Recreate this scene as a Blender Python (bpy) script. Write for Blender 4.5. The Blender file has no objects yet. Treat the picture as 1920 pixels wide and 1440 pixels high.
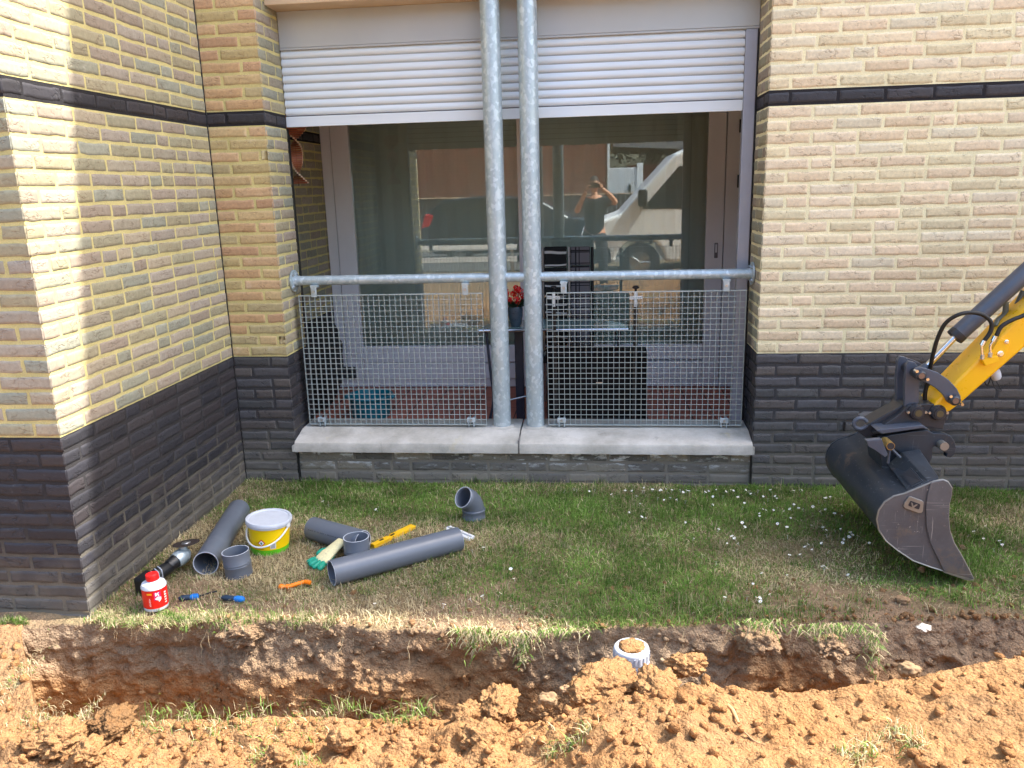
import bpy, bmesh, math, random
import numpy as np
from mathutils import Vector, Matrix, noise as mn
random.seed(7); rng = np.random.default_rng(7)
R = math.radians
scene = bpy.context.scene
col = scene.collection

# ---------------------------------------------------------------- camera
CAM = np.array([2.0646, -4.3154, 1.6411]); YAW, PITCH, ROLL, FPX = .1081, -.2384, -.0278, 1511.4
def axes():
    cy, sy, cp, sp = math.cos(YAW), math.sin(YAW), math.cos(PITCH), math.sin(PITCH)
    f = np.array([-sy*cp, cy*cp, sp]); r = np.array([cy, sy, 0.]); u = np.cross(r, f)
    cr, sr = math.cos(ROLL), math.sin(ROLL)
    return cr*r+sr*u, -sr*r+cr*u, f
AR, AU, AF = axes()
def P(u, v, ax, val):
    """the point where the sight line of photograph pixel (u, v) meets the real plane axis = val"""
    d = AF+(u-960)/FPX*AR-(v-720)/FPX*AU
    return Vector(CAM+(val-CAM[ax])/d[ax]*d)
cd = bpy.data.cameras.new('camera'); cam = bpy.data.objects.new('camera', cd); col.objects.link(cam)
cd.sensor_width = 36; cd.lens = FPX/1920*36; cd.clip_start = .01; cd.clip_end = 500
M = Matrix(((AR[0], AU[0], -AF[0], CAM[0]), (AR[1], AU[1], -AF[1], CAM[1]), (AR[2], AU[2], -AF[2], CAM[2]), (0, 0, 0, 1)))
cam.matrix_world = M; scene.camera = cam

# ---------------------------------------------------------------- sky, sun, exposure
SUN = Vector((.556, .137, .82)).normalized()
elev = math.asin(SUN.z); azim = math.atan2(SUN.x, SUN.y)
w = bpy.data.worlds.new('World'); scene.world = w; w.use_nodes = True
nt = w.node_tree; bg = nt.nodes['Background']
sky = nt.nodes.new('ShaderNodeTexSky'); sky.sky_type = 'NISHITA'; sky.sun_disc = False
sky.sun_elevation = elev; sky.sun_rotation = azim; sky.dust_density = 4.5; sky.air_density = 1.4; sky.ozone_density = 4.0
nt.links.new(sky.outputs[0], bg.inputs[0]); bg.inputs[1].default_value = .15
sl = bpy.data.lights.new('sun', 'SUN'); sl.energy = 3.2; sl.angle = R(.45); sl.color = (1, .965, .90)
so = bpy.data.objects.new('sun', sl); col.objects.link(so)
so.rotation_euler = (-SUN).to_track_quat('-Z', 'Y').to_euler(); so.location = (6, 2, 12)
scene.view_settings.view_transform = 'Standard'; scene.view_settings.look = 'None'
scene.view_settings.exposure = 1.95; scene.view_settings.gamma = 1

# ---------------------------------------------------------------- materials
def s2l(c): return tuple(((x/255)/12.92 if x/255 <= .04045 else ((x/255+.055)/1.055)**2.4) for x in c)
class NT:
    def __init__(s, name):
        s.m = bpy.data.materials.new(name); s.m.use_nodes = True; s.t = s.m.node_tree; s.b = s.t.nodes['Principled BSDF']
    def n(s, k, **kw):
        x = s.t.nodes.new('ShaderNode'+k)
        for a, v in kw.items():
            if a[0] == '_': x.inputs[int(a[1:])].default_value = v
            else: setattr(x, a, v)
        return x
    def l(s, a, b): s.t.links.new(a, b)
    def coord(s): return s.n('TexCoord').outputs['Object']
    def noise(s, scale, detail=4, rough=.55, vec=None, dist=0.):
        x = s.n('TexNoise'); x.inputs['Scale'].default_value = scale; x.inputs['Detail'].default_value = detail
        x.inputs['Roughness'].default_value = rough; x.inputs['Distortion'].default_value = dist
        s.l(vec if vec is not None else s.coord(), x.inputs['Vector']); return x.outputs[0]
    def ramp(s, fac, stops):
        x = s.n('ValToRGB'); e = x.color_ramp.elements
        while len(e) < len(stops): e.new(.5)
        for i, (p, c) in enumerate(stops):
            e[i].position = p; e[i].color = (*(c if not isinstance(c, (int, float)) else (c, c, c)), 1)
        s.l(fac, x.inputs[0]); return x.outputs[0]
    def mix(s, fac, a, b, mode='MIX'):
        x = s.n('Mix', data_type='RGBA', blend_type=mode)
        for sock, v in ((x.inputs[0], fac), (x.inputs[6], a), (x.inputs[7], b)):
            if hasattr(v, 'is_linked'): s.l(v, sock)
            elif isinstance(v, (int, float)): sock.default_value = v if sock == x.inputs[0] else (v, v, v, 1)
            else: sock.default_value = (*v, 1)
        return x.outputs[2]
    def math(s, op, a, b=0., c=0.):
        x = s.n('Math', operation=op)
        for i, v in enumerate((a, b, c)):
            if hasattr(v, 'is_linked'): s.l(v, x.inputs[i])
            else: x.inputs[i].default_value = v
        return x.outputs[0]
    def z(s):
        x = s.n('SeparateXYZ'); s.l(s.coord(), x.inputs[0]); return x.outputs[2]
    def vec(s, sc, src=None):
        x = s.n('Mapping'); x.inputs['Scale'].default_value = sc; s.l(src if src is not None else s.coord(), x.inputs[0]); return x.outputs[0]
    def bump(s, h, strength=.5, dist=.01, prev=None):
        x = s.n('Bump'); x.inputs['Strength'].default_value = strength; x.inputs['Distance'].default_value = dist
        s.l(h, x.inputs['Height'])
        if prev is not None: s.l(prev, x.inputs['Normal'])
        s.l(x.outputs[0], s.b.inputs['Normal']); return x.outputs[0]
    def base(s, c):
        if hasattr(c, 'is_linked'): s.l(c, s.b.inputs['Base Color'])
        else: s.b.inputs['Base Color'].default_value = (*c, 1)
    def set(s, rough=None, metal=None, spec=None):
        if rough is not None:
            if hasattr(rough, 'is_linked'): s.l(rough, s.b.inputs['Roughness'])
            else: s.b.inputs['Roughness'].default_value = rough
        if metal is not None: s.b.inputs['Metallic'].default_value = metal
        if spec is not None: s.b.inputs['Specular IOR Level'].default_value = spec
    def attr(s, n='Col'):
        return s.n('Attribute', attribute_name=n).outputs[0]

def plain(name, rgb, rough=.5, metal=0., spec=.5, var=.12, scale=18., bump=.08, bd=.002, wear=None):
    k = NT(name); c = s2l(rgb); n1 = k.noise(scale, 5); n2 = k.noise(scale*6, 3)
    f = k.ramp(n1, [(.25, 1-var), (.75, 1+var)])
    cc = k.mix(1., c, f, 'MULTIPLY')
    if wear:
        cc = k.mix(k.math('MULTIPLY', k.ramp(k.noise(scale*1.7, 8, .7), [(.56, 0.), (.66, 1.)]), wear[1]), cc, s2l(wear[0]))
    k.base(cc); k.set(rough=k.math('ADD', k.math('MULTIPLY', n2, .2), rough-.1), metal=metal, spec=spec)
    if bump: k.bump(n2, bump, bd)
    return k.m

def brick_mat(name, kind):
    k = NT(name); a = k.attr(); z = k.z()
    n1 = k.noise(60, 6, .65); n0 = k.noise(9, 3)
    cc = k.mix(1., a, k.ramp(n1, [(.3, .84), (.7, 1.12)]), 'MULTIPLY')
    # crinkled hand-moulded faces: thin wandering folds, only in patches
    v = k.n('TexVoronoi', feature='DISTANCE_TO_EDGE'); v.inputs['Scale'].default_value = 1.
    dn = k.n('TexNoise'); dn.inputs['Scale'].default_value = 26; dn.inputs['Detail'].default_value = 3; k.l(k.coord(), dn.inputs['Vector'])
    ad = k.n('VectorMath', operation='MULTIPLY_ADD'); k.l(dn.outputs[1], ad.inputs[0]); ad.inputs[1].default_value = (.05, .05, .05); k.l(k.coord(), ad.inputs[2])
    mp = k.n('Mapping'); mp.inputs['Scale'].default_value = (17, 17, 64); k.l(ad.outputs[0], mp.inputs[0]); k.l(mp.outputs[0], v.inputs['Vector'])
    fold = k.ramp(v.outputs[0], [(0., 1.), (.09, 0.)])
    mask = k.math('MULTIPLY', k.ramp(k.noise(15, 2), [(.47, 0.), (.57, 1.)]), k.ramp(k.noise(46, 2), [(.40, 0.), (.52, 1.)]))
    fm = k.math('MULTIPLY', fold, mask)
    if kind == 'yellow':
        cc = k.mix(k.math('MULTIPLY', fm, .42), cc, s2l((118, 88, 66)))
        cc = k.mix(k.math('MULTIPLY', k.ramp(k.noise(11, 5, .7), [(.6, 0.), (.72, 1.)]), .2), cc, s2l((228, 220, 205)))
    else:
        dirt = k.math('MULTIPLY', k.ramp(k.math('ADD', z, k.math('MULTIPLY', k.math('SUBTRACT', n0, .5), .35)), [(.0, 1.), (.27, 0.)]), .6)
        if kind != 'band':
            cc = k.mix(dirt, cc, s2l((122, 116, 106)))
        if kind == 'panel':
            e_ = k.noise(1., 6, .7, k.vec((9, 9, 30))); cc = k.mix(k.math('MULTIPLY', k.ramp(e_, [(.52, 0.), (.60, .9)]), k.ramp(z, [(.06, 0.), (.15, 1.)])), cc, s2l((214, 214, 212)))
        cc = k.mix(k.math('MULTIPLY', k.ramp(k.noise(14, 8, .75), [(.62, 0.), (.74, 1.)]), .3), cc, s2l((150, 150, 152)))
        cc = k.mix(k.math('MULTIPLY', fm, .5), cc, s2l((30, 28, 30)))
    k.base(cc); k.set(rough=.85 if kind == 'yellow' else .62, spec=.35)
    h = k.math('SUBTRACT', k.math('MULTIPLY', n1, .35), k.math('MULTIPLY', fm, 1.))
    k.bump(h, .7, .003); return k.m
def mortar_mat(name, rgb, low=None):
    k = NT(name); n1 = k.noise(140, 5, .7); n0 = k.noise(7, 4); z = k.z()
    c = k.mix(1., s2l(rgb), k.ramp(n0, [(.3, .88), (.7, 1.1)]), 'MULTIPLY')
    c = k.mix(1., c, k.ramp(n1, [(.3, .85), (.7, 1.1)]), 'MULTIPLY')
    if low:
        f = k.ramp(k.math('ADD', z, k.math('MULTIPLY', k.math('SUBTRACT', n0, .5), .4)), [(.05, 1.), (.42, 0.)])
        c = k.mix(f, c, s2l(low))
    k.base(c); k.set(rough=.95, spec=.2); k.bump(n1, .8, .004); return k.m
MT = {}
MT['brick'] = brick_mat('yellow_brick', 'yellow'); MT['dbrick'] = brick_mat('black_brick', 'dark'); MT['bandbrick'] = brick_mat('band_brick', 'band')
MT['panelbrick'] = brick_mat('panel_brick', 'panel')
MT['mortar'] = mortar_mat('yellow_mortar', (208, 194, 134)); MT['mortar_skylit'] = mortar_mat('skylit_mortar', (244, 232, 188))  # second one is the same mortar, paler to carry the right side's lighting
MT['dmortar'] = mortar_mat('dark_mortar', (70, 68, 69), (126, 120, 108)); MT['bmortar'] = mortar_mat('black_mortar', (48, 46, 48))
def texbrick(name, c1, c2, mo, w_=.225, h_=.0625, ms=.012, swap='xz'):
    k = NT(name); s = k.n('SeparateXYZ'); k.l(k.coord(), s.inputs[0]); cb = k.n('CombineXYZ')
    k.l(s.outputs[0 if swap[0] == 'x' else 1], cb.inputs[0]); k.l(s.outputs[2], cb.inputs[1])
    b = k.n('TexBrick'); k.l(cb.outputs[0], b.inputs[0]); b.inputs['Color1'].default_value = (*s2l(c1), 1); b.inputs['Color2'].default_value = (*s2l(c2), 1)
    b.inputs['Mortar'].default_value = (*s2l(mo), 1); b.inputs['Scale'].default_value = 1; b.inputs['Mortar Size'].default_value = ms/2
    b.inputs['Brick Width'].default_value = w_; b.inputs['Row Height'].default_value = h_
    k.base(k.mix(1., b.outputs[0], k.ramp(k.noise(3, 6), [(.3, .8), (.7, 1.15)]), 'MULTIPLY')); k.set(rough=.9, spec=.2)
    k.bump(k.math('SUBTRACT', 1., b.outputs[1]), .6, .006); return k.m
MT['upper'] = texbrick('far_yellow_brick', (198, 170, 140), (190, 176, 132), (212, 196, 150))
MT['brown_brick'] = texbrick('brown_brick', (124, 62, 46), (98, 54, 42), (140, 104, 84), .30, .12, .03)

def galv():
    k = NT('galvanised_steel'); v = k.n('TexVoronoi'); v.inputs['Scale'].default_value = 1.
    dn = k.n('TexNoise'); dn.inputs['Scale'].default_value = 30; k.l(k.coord(), dn.inputs['Vector'])
    ad = k.n('VectorMath', operation='MULTIPLY_ADD'); k.l(dn.outputs[1], ad.inputs[0]); ad.inputs[1].default_value = (.03, .03, .03); k.l(k.coord(), ad.inputs[2])
    mp = k.n('Mapping'); mp.inputs['Scale'].default_value = (60, 60, 38); k.l(ad.outputs[0], mp.inputs[0]); k.l(mp.outputs[0], v.inputs['Vector'])
    sx = k.n('SeparateColor'); k.l(v.outputs['Color'], sx.inputs[0])
    c = k.mix(k.ramp(sx.outputs[0], [(.55, 0.), (.95, .55)]), s2l((174, 188, 194)), s2l((222, 232, 236)))
    c = k.mix(k.ramp(k.noise(5, 5, .7), [(.5, 0.), (.75, .5)]), c, s2l((192, 202, 198)))
    c = k.mix(k.ramp(k.noise(55, 4, .6), [(.58, 0.), (.68, .4)]), c, s2l((214, 222, 228)))
    k.base(c); k.set(rough=k.math('ADD', k.math('MULTIPLY', sx.outputs[1], .25), .33), metal=.4, spec=.5)
    k.bump(k.noise(70, 3), .12, .002); return k.m
MT['galv'] = galv()
MT['grate'] = plain('grating_zinc', (176, 186, 184), .5, .3, var=.15, scale=30, bump=.1)
MT['shutter'] = plain('shutter_aluminium', (220, 226, 230), .38, 0., var=.03, scale=3, bump=.02)
MT['slot'] = plain('shutter_slot', (92, 84, 84), .8)
MT['boxal'] = plain('shutter_box_paint', (182, 184, 184), .33, .1, var=.05, scale=2.5, bump=.03)
MT['guide'] = plain('guide_aluminium', (166, 168, 180), .4, .2, var=.04)
MT['frame'] = plain('door_frame_paint', (232, 230, 236), .4, 0., var=.03, scale=4, bump=.02)
MT['lintel'] = plain('beige_lintel', (206, 180, 148), .8, var=.08, scale=9)
MT['blackplastic'] = plain('black_plastic', (24, 24, 26), .45, var=.1)
MT['rubber'] = plain('black_rubber', (16, 16, 17), .55, var=.15, scale=40)
def concrete(name, rgb, dark):
    k = NT(name); n1 = k.noise(4, 7, .7); n2 = k.noise(90, 5, .7); vs = k.noise(1., 6, .7, k.vec((14, 14, 60)))
    c = k.mix(k.ramp(n1, [(.36, 0.), (.62, .75)]), s2l(rgb), s2l(dark))
    c = k.mix(k.math('MULTIPLY', k.ramp(vs, [(.52, 0.), (.75, 1.)]), .35), c, s2l((205, 200, 192)))
    c = k.mix(k.ramp(n2, [(.66, 0.), (.74, .5)]), c, s2l((92, 84, 74)))
    c = k.mix(k.math('MULTIPLY', k.ramp(k.noise(6.5, 7, .75), [(.60, 0.), (.70, 1.)]), .5), c, s2l((186, 172, 126)))
    c = k.mix(k.math('MULTIPLY', k.ramp(k.noise(1., 7, .75, k.vec((10, 10, 3))), [(.58, 0.), (.72, 1.)]), .5), c, s2l((112, 108, 100)))
    k.base(c); k.set(rough=.9, spec=.25); k.bump(n2, .5, .003); return k.m
MT['sill'] = concrete('sill_concrete', (206, 200, 190), (156, 150, 138))
def soilmat():
    k = NT('soil'); a = k.attr(); n1 = k.noise(35, 8, .7); n2 = k.noise(180, 5, .7); n3 = k.noise(9, 5, .6)
    c = k.mix(1., a, k.ramp(n1, [(.28, .72), (.5, 1.), (.75, 1.2)]), 'MULTIPLY')
    c = k.mix(1., c, k.ramp(n2, [(.3, .8), (.7, 1.15)]), 'MULTIPLY')
    k.base(c); k.set(rough=1., spec=.1)
    hs = k.math('ADD', k.math('MULTIPLY', n1, 1.0), k.math('MULTIPLY', n2, .5))
    for sc, am in ((48., .9), (120., .5)):
        v = k.n('TexVoronoi'); v.inputs['Scale'].default_value = sc; dn = k.n('TexNoise'); dn.inputs['Scale'].default_value = sc*.8; k.l(k.coord(), dn.inputs['Vector'])
        ad = k.n('VectorMath', operation='MULTIPLY_ADD'); k.l(dn.outputs[1], ad.inputs[0]); ad.inputs[1].default_value = (.8/sc,)*3; k.l(k.coord(), ad.inputs[2]); k.l(ad.outputs[0], v.inputs['Vector'])
        hs = k.math('SUBTRACT', hs, k.math('MULTIPLY', v.outputs[0], am))
    k.bump(hs, 1., .012); return k.m
MT['soil'] = soilmat()
def attrmat(name, rough=.6, spec=.3, trans=0.):
    k = NT(name); k.base(k.attr()); k.set(rough=rough, spec=spec)
    if trans:
        tr = k.n('BsdfTranslucent'); k.l(k.attr(), tr.inputs[0]); mx = k.n('MixShader'); mx.inputs[0].default_value = trans
        k.l(k.b.outputs[0], mx.inputs[1]); k.l(tr.outputs[0], mx.inputs[2]); k.l(mx.outputs[0], k.t.nodes['Material Output'].inputs[0])
    return k.m
MT['grass'] = attrmat('grass_blade', .6, .2, .35)
MT['petal'] = plain('daisy_white', (236, 236, 232), .7)
MT['yolk'] = plain('daisy_yellow', (222, 184, 40), .7)
MT['pvc'] = plain('grey_pvc', (98, 104, 114), .34, spec=.5, var=.05, scale=5, bump=.03, wear=((112, 116, 124), .35))
MT['pvcprint'] = plain('pipe_print', (70, 74, 84), .5)
MT['pvcedge'] = plain('grey_pvc_cut', (188, 192, 200), .6)
MT['palepvc'] = plain('pale_pvc', (160, 166, 178), .45, var=.08, scale=20, wear=((170, 150, 120), .4))
MT['white'] = plain('white_plastic', (232, 232, 230), .4, var=.03, wear=((190, 190, 190), .3))
MT['dirtywhite'] = plain('dusty_white_plastic', (196, 200, 208), .5, var=.06, scale=30, wear=((180, 184, 190), .5))
MT['yellowlab'] = plain('yellow_label', (246, 206, 0), .4, var=.03)
MT['greenlab'] = plain('green_label', (96, 190, 30), .4)
MT['redlab'] = plain('red_label', (222, 22, 18), .35, var=.04)
MT['redcap'] = plain('red_cap', (214, 26, 26), .4)
MT['orange'] = plain('orange_plastic', (240, 130, 10), .5, var=.15, scale=60)
MT['levely'] = plain('yellow_level', (240, 186, 20), .45, wear=((200, 150, 30), .3))
MT['blue'] = plain('blue_grip', (20, 112, 190), .5); MT['navy'] = plain('dark_blue_grip', (26, 48, 70), .55)
MT['chrome'] = plain('chrome', (225, 228, 232), .12, 1., var=.02, bump=0)
MT['steel'] = plain('bright_steel', (190, 192, 194), .3, .9, var=.08)
MT['gloveg'] = plain('green_rubber', (16, 146, 118), .5, var=.12, scale=40, bump=.3)
MT['glovec'] = plain('cream_knit', (232, 220, 170), .95, var=.1, scale=80, bump=.6, wear=((150, 130, 96), .5))
MT['black'] = plain('black_tool', (26, 28, 32), .4); MT['alu'] = plain('cast_aluminium', (176, 190, 196), .4, .5, wear=((110, 116, 118), .6))
MT['teal'] = plain('teal_plastic', (0, 118, 136), .4, var=.05)
MT['tile'] = None
MT['exy'] = plain('machine_yellow', (244, 184, 10), .3, spec=.6, var=.04, scale=6, bump=.03, wear=((226, 160, 30), .4))
MT['exg'] = plain('machine_grey_paint', (72, 78, 90), .36, spec=.55, var=.12, scale=8, bump=.05, wear=((84, 88, 94), .6))
MT['exk'] = plain('machine_black_paint', (44, 46, 52), .4, spec=.5, var=.15, scale=9, bump=.08, wear=((62, 62, 62), .6))
MT['shell'] = plain('bucket_blue_black_steel', (54, 64, 80), .38, .35, var=.2, scale=7, bump=.1, wear=((86, 92, 100), .5))
MT['plate'] = plain('bucket_worn_side', (104, 106, 114), .45, .3, var=.2, scale=6, bump=.1, wear=((140, 136, 132), .55))
def scratched(name, rgb, scr, rough, metal, amt):
    k = NT(name); n1 = k.noise(7, 6, .7); c = k.mix(1., s2l(rgb), k.ramp(n1, [(.3, .78), (.7, 1.2)]), 'MULTIPLY')
    for rot, sc, th in ((.5, (3, 40, 160), .66), (-.8, (140, 40, 5), .68), (1.2, (60, 60, 60), .70)):
        mp = k.n('Mapping'); mp.inputs['Rotation'].default_value = (0, rot, 0); mp.inputs['Scale'].default_value = sc; k.l(k.coord(), mp.inputs[0])
        c = k.mix(k.math('MULTIPLY', k.ramp(k.noise(1., 4, .6, mp.outputs[0]), [(th-.03, 0.), (th+.03, 1.)]), amt), c, s2l(scr))
    c = k.mix(k.math('MULTIPLY', k.ramp(k.math('SUBTRACT', k.noise(10, 8, .75), k.math('MULTIPLY', k.z(), .35)), [(.44, 0.), (.60, 1.)]), .6), c, s2l((132, 112, 90)))
    k.base(c); k.set(rough=k.math('ADD', k.math('MULTIPLY', n1, .3), rough-.12), metal=metal, spec=.5); k.bump(n1, .12, .004); return k.m
MT['shell'] = scratched('bucket_black_steel', (50, 56, 64), (116, 122, 128), .40, .2, .5); MT['plate'] = scratched('bucket_worn_side', (92, 90, 92), (176, 170, 162), .48, .2, .8)
MT['edge'] = plain('worn_steel_edge', (150, 146, 138), .4, .6, var=.2, scale=20)
MT['flower'] = plain('red_petal', (206, 24, 24), .5, var=.25, scale=60); MT['leaf'] = plain('dark_leaf', (40, 64, 36), .5)
MT['vase'] = plain('blue_grey_glaze', (62, 76, 90), .3, var=.3, scale=14)
MT['darkwood'] = plain('dark_rattan', (14, 10, 10), .65, spec=.2, var=.25, scale=60, bump=.3)
MT['darkmetal'] = plain('dark_steel_leg', (58, 62, 78), .4, .3)
MT['bag'] = plain('black_cover', (13, 14, 14), .7, var=.3, scale=8, bump=.3, bd=.01)
MT['wood'] = plain('red_wood', (170, 96, 66), .5, var=.2); MT['palewood'] = plain('pale_wood', (214, 180, 150), .5)
MT['curtain'] = None
MT['stone'] = plain('field_stone', (150, 120, 88), .9, var=.2, scale=30, bump=.5, bd=.004)
MT['tglass'] = NT('table_glass').m; _b = MT['tglass'].node_tree.nodes['Principled BSDF']
_b.inputs['Base Color'].default_value = (.16, .26, .25, 1); _b.inputs['Roughness'].default_value = .08
def tiles():
    k = NT('red_floor_tile'); v = k.n('TexBrick'); k.l(k.vec((1, 1, 1)), v.inputs[0]); v.offset = .0
    v.inputs['Color1'].default_value = (*s2l((186, 108, 86)), 1); v.inputs['Color2'].default_value = (*s2l((168, 96, 78)), 1)
    v.inputs['Mortar'].default_value = (*s2l((60, 34, 30)), 1); v.inputs['Scale'].default_value = 1; v.inputs['Mortar Size'].default_value = .004
    v.inputs['Brick Width'].default_value = .15; v.inputs['Row Height'].default_value = .3
    k.base(k.mix(1., v.outputs[0], k.ramp(k.noise(8, 5), [(.3, .85), (.7, 1.1)]), 'MULTIPLY')); k.set(rough=.55); return k.m
MT['tile'] = tiles()
def curtain():
    k = NT('net_curtain'); k.base(k.mix(k.ramp(k.noise(1.2, 3), [(.3, 0.), (.7, 1.)]), s2l((218, 230, 224)), s2l((236, 242, 240)))); k.set(rough=.9); return k.m
MT['curtain'] = curtain()
def glassmat(name, tint, ior):
    m = bpy.data.materials.new(name); m.use_nodes = True; t = m.node_tree; t.nodes.clear()
    o = t.nodes.new('ShaderNodeOutputMaterial'); mx = t.nodes.new('ShaderNodeMixShader'); tr = t.nodes.new('ShaderNodeBsdfTransparent')
    g = t.nodes.new('ShaderNodeBsdfGlossy'); f = t.nodes.new('ShaderNodeFresnel'); f.inputs[0].default_value = ior
    tr.inputs[0].default_value = (*tint, 1); g.inputs['Roughness'].default_value = .0; g.inputs[0].default_value = (.95, 1, .97, 1)
    t.links.new(f.outputs[0], mx.inputs[0]); t.links.new(tr.outputs[0], mx.inputs[1]); t.links.new(g.outputs[0], mx.inputs[2]); t.links.new(mx.outputs[0], o.inputs[0])
    return m
MT['glass'] = glassmat('window_glass', (.94, .97, .96), 2.1)
MT['asphalt'] = plain('road_asphalt', (84, 82, 80), .95)
MT['skin'] = plain('skin', (205, 150, 122), .55, var=.05); MT['tshirt'] = plain('black_cotton', (32, 34, 36), .9, var=.1)
MT['jeans'] = plain('dark_work_trousers', (46, 46, 50), .9); MT['hair'] = plain('dark_hair', (44, 34, 28), .7, scale=80, bump=.5)
MT['vanwhite'] = plain('van_white', (246, 248, 250), .25, var=.02); MT['carpaint'] = plain('car_dark', (38, 44, 52), .2, .3, var=.03)
MT['carglass'] = NT('car_glass').m; _b = MT['carglass'].node_tree.nodes['Principled BSDF']; _b.inputs['Base Color'].default_value = (.02, .025, .03, 1); _b.inputs['Roughness'].default_value = .05
MT['taillight'] = plain('tail_lamp', (190, 20, 24), .2); MT['fencewood'] = plain('weathered_boards', (72, 64, 60), .9, var=.4, scale=3)
MT['roof'] = plain('grey_roof', (120, 120, 122), .9); MT['bark'] = plain('bark', (96, 78, 62), .95, bump=.5, bd=.02)
MT['foliage'] = attrmat('foliage', .6, .2, .3)

# ---------------------------------------------------------------- object helpers
ORG = {}
def tag(o, label=None, cat=None, group=None, kind=None):
    if label: o['label'] = label
    if cat: o['category'] = cat
    if group: o['group'] = group
    if kind: o['kind'] = kind
    return o
def thing(name, loc, label, cat, group=None):
    o = bpy.data.objects.new(name, None); col.objects.link(o); o.location = loc; o.empty_display_size = .1
    ORG[o.name] = Vector(loc); return tag(o, label, cat, group)
def meshobj(name, verts, faces, mat, parent=None, smooth=False, colors=None, mats=None, fmat=None, org=None):
    o0 = ORG[parent.name] if parent is not None else (Vector(org) if org is not None else Vector((0, 0, 0)))
    V = np.asarray(verts, dtype=np.float64)-np.array(o0)
    me = bpy.data.meshes.new(name)
    if isinstance(faces, np.ndarray):
        n, k = faces.shape; me.vertices.add(len(V)); me.vertices.foreach_set('co', V.ravel())
        me.loops.add(n*k); me.loops.foreach_set('vertex_index', faces.ravel().astype(np.int32))
        me.polygons.add(n); me.polygons.foreach_set('loop_start', np.arange(0, n*k, k, dtype=np.int32)); me.polygons.foreach_set('loop_total', np.full(n, k, dtype=np.int32))
        me.update(calc_edges=True)
    else:
        me.from_pydata([tuple(v) for v in V], [], faces); me.update()
    for m in (mats or [mat]): me.materials.append(m)
    if fmat is not None: me.polygons.foreach_set('material_index', np.asarray(fmat, dtype=np.int32))
    if smooth: me.polygons.foreach_set('use_smooth', np.ones(len(me.polygons), dtype=bool))
    if colors is not None:
        a = me.color_attributes.new('Col', 'FLOAT_COLOR', 'POINT'); c = np.ones((len(V), 4)); c[:, :3] = colors; a.data.foreach_set('color', c.ravel())
    o = bpy.data.objects.new(name, me); col.objects.link(o)
    if parent is not None: o.parent = parent
    if parent is None: o.location = o0
    ORG[o.name] = o0
    return o
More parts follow.
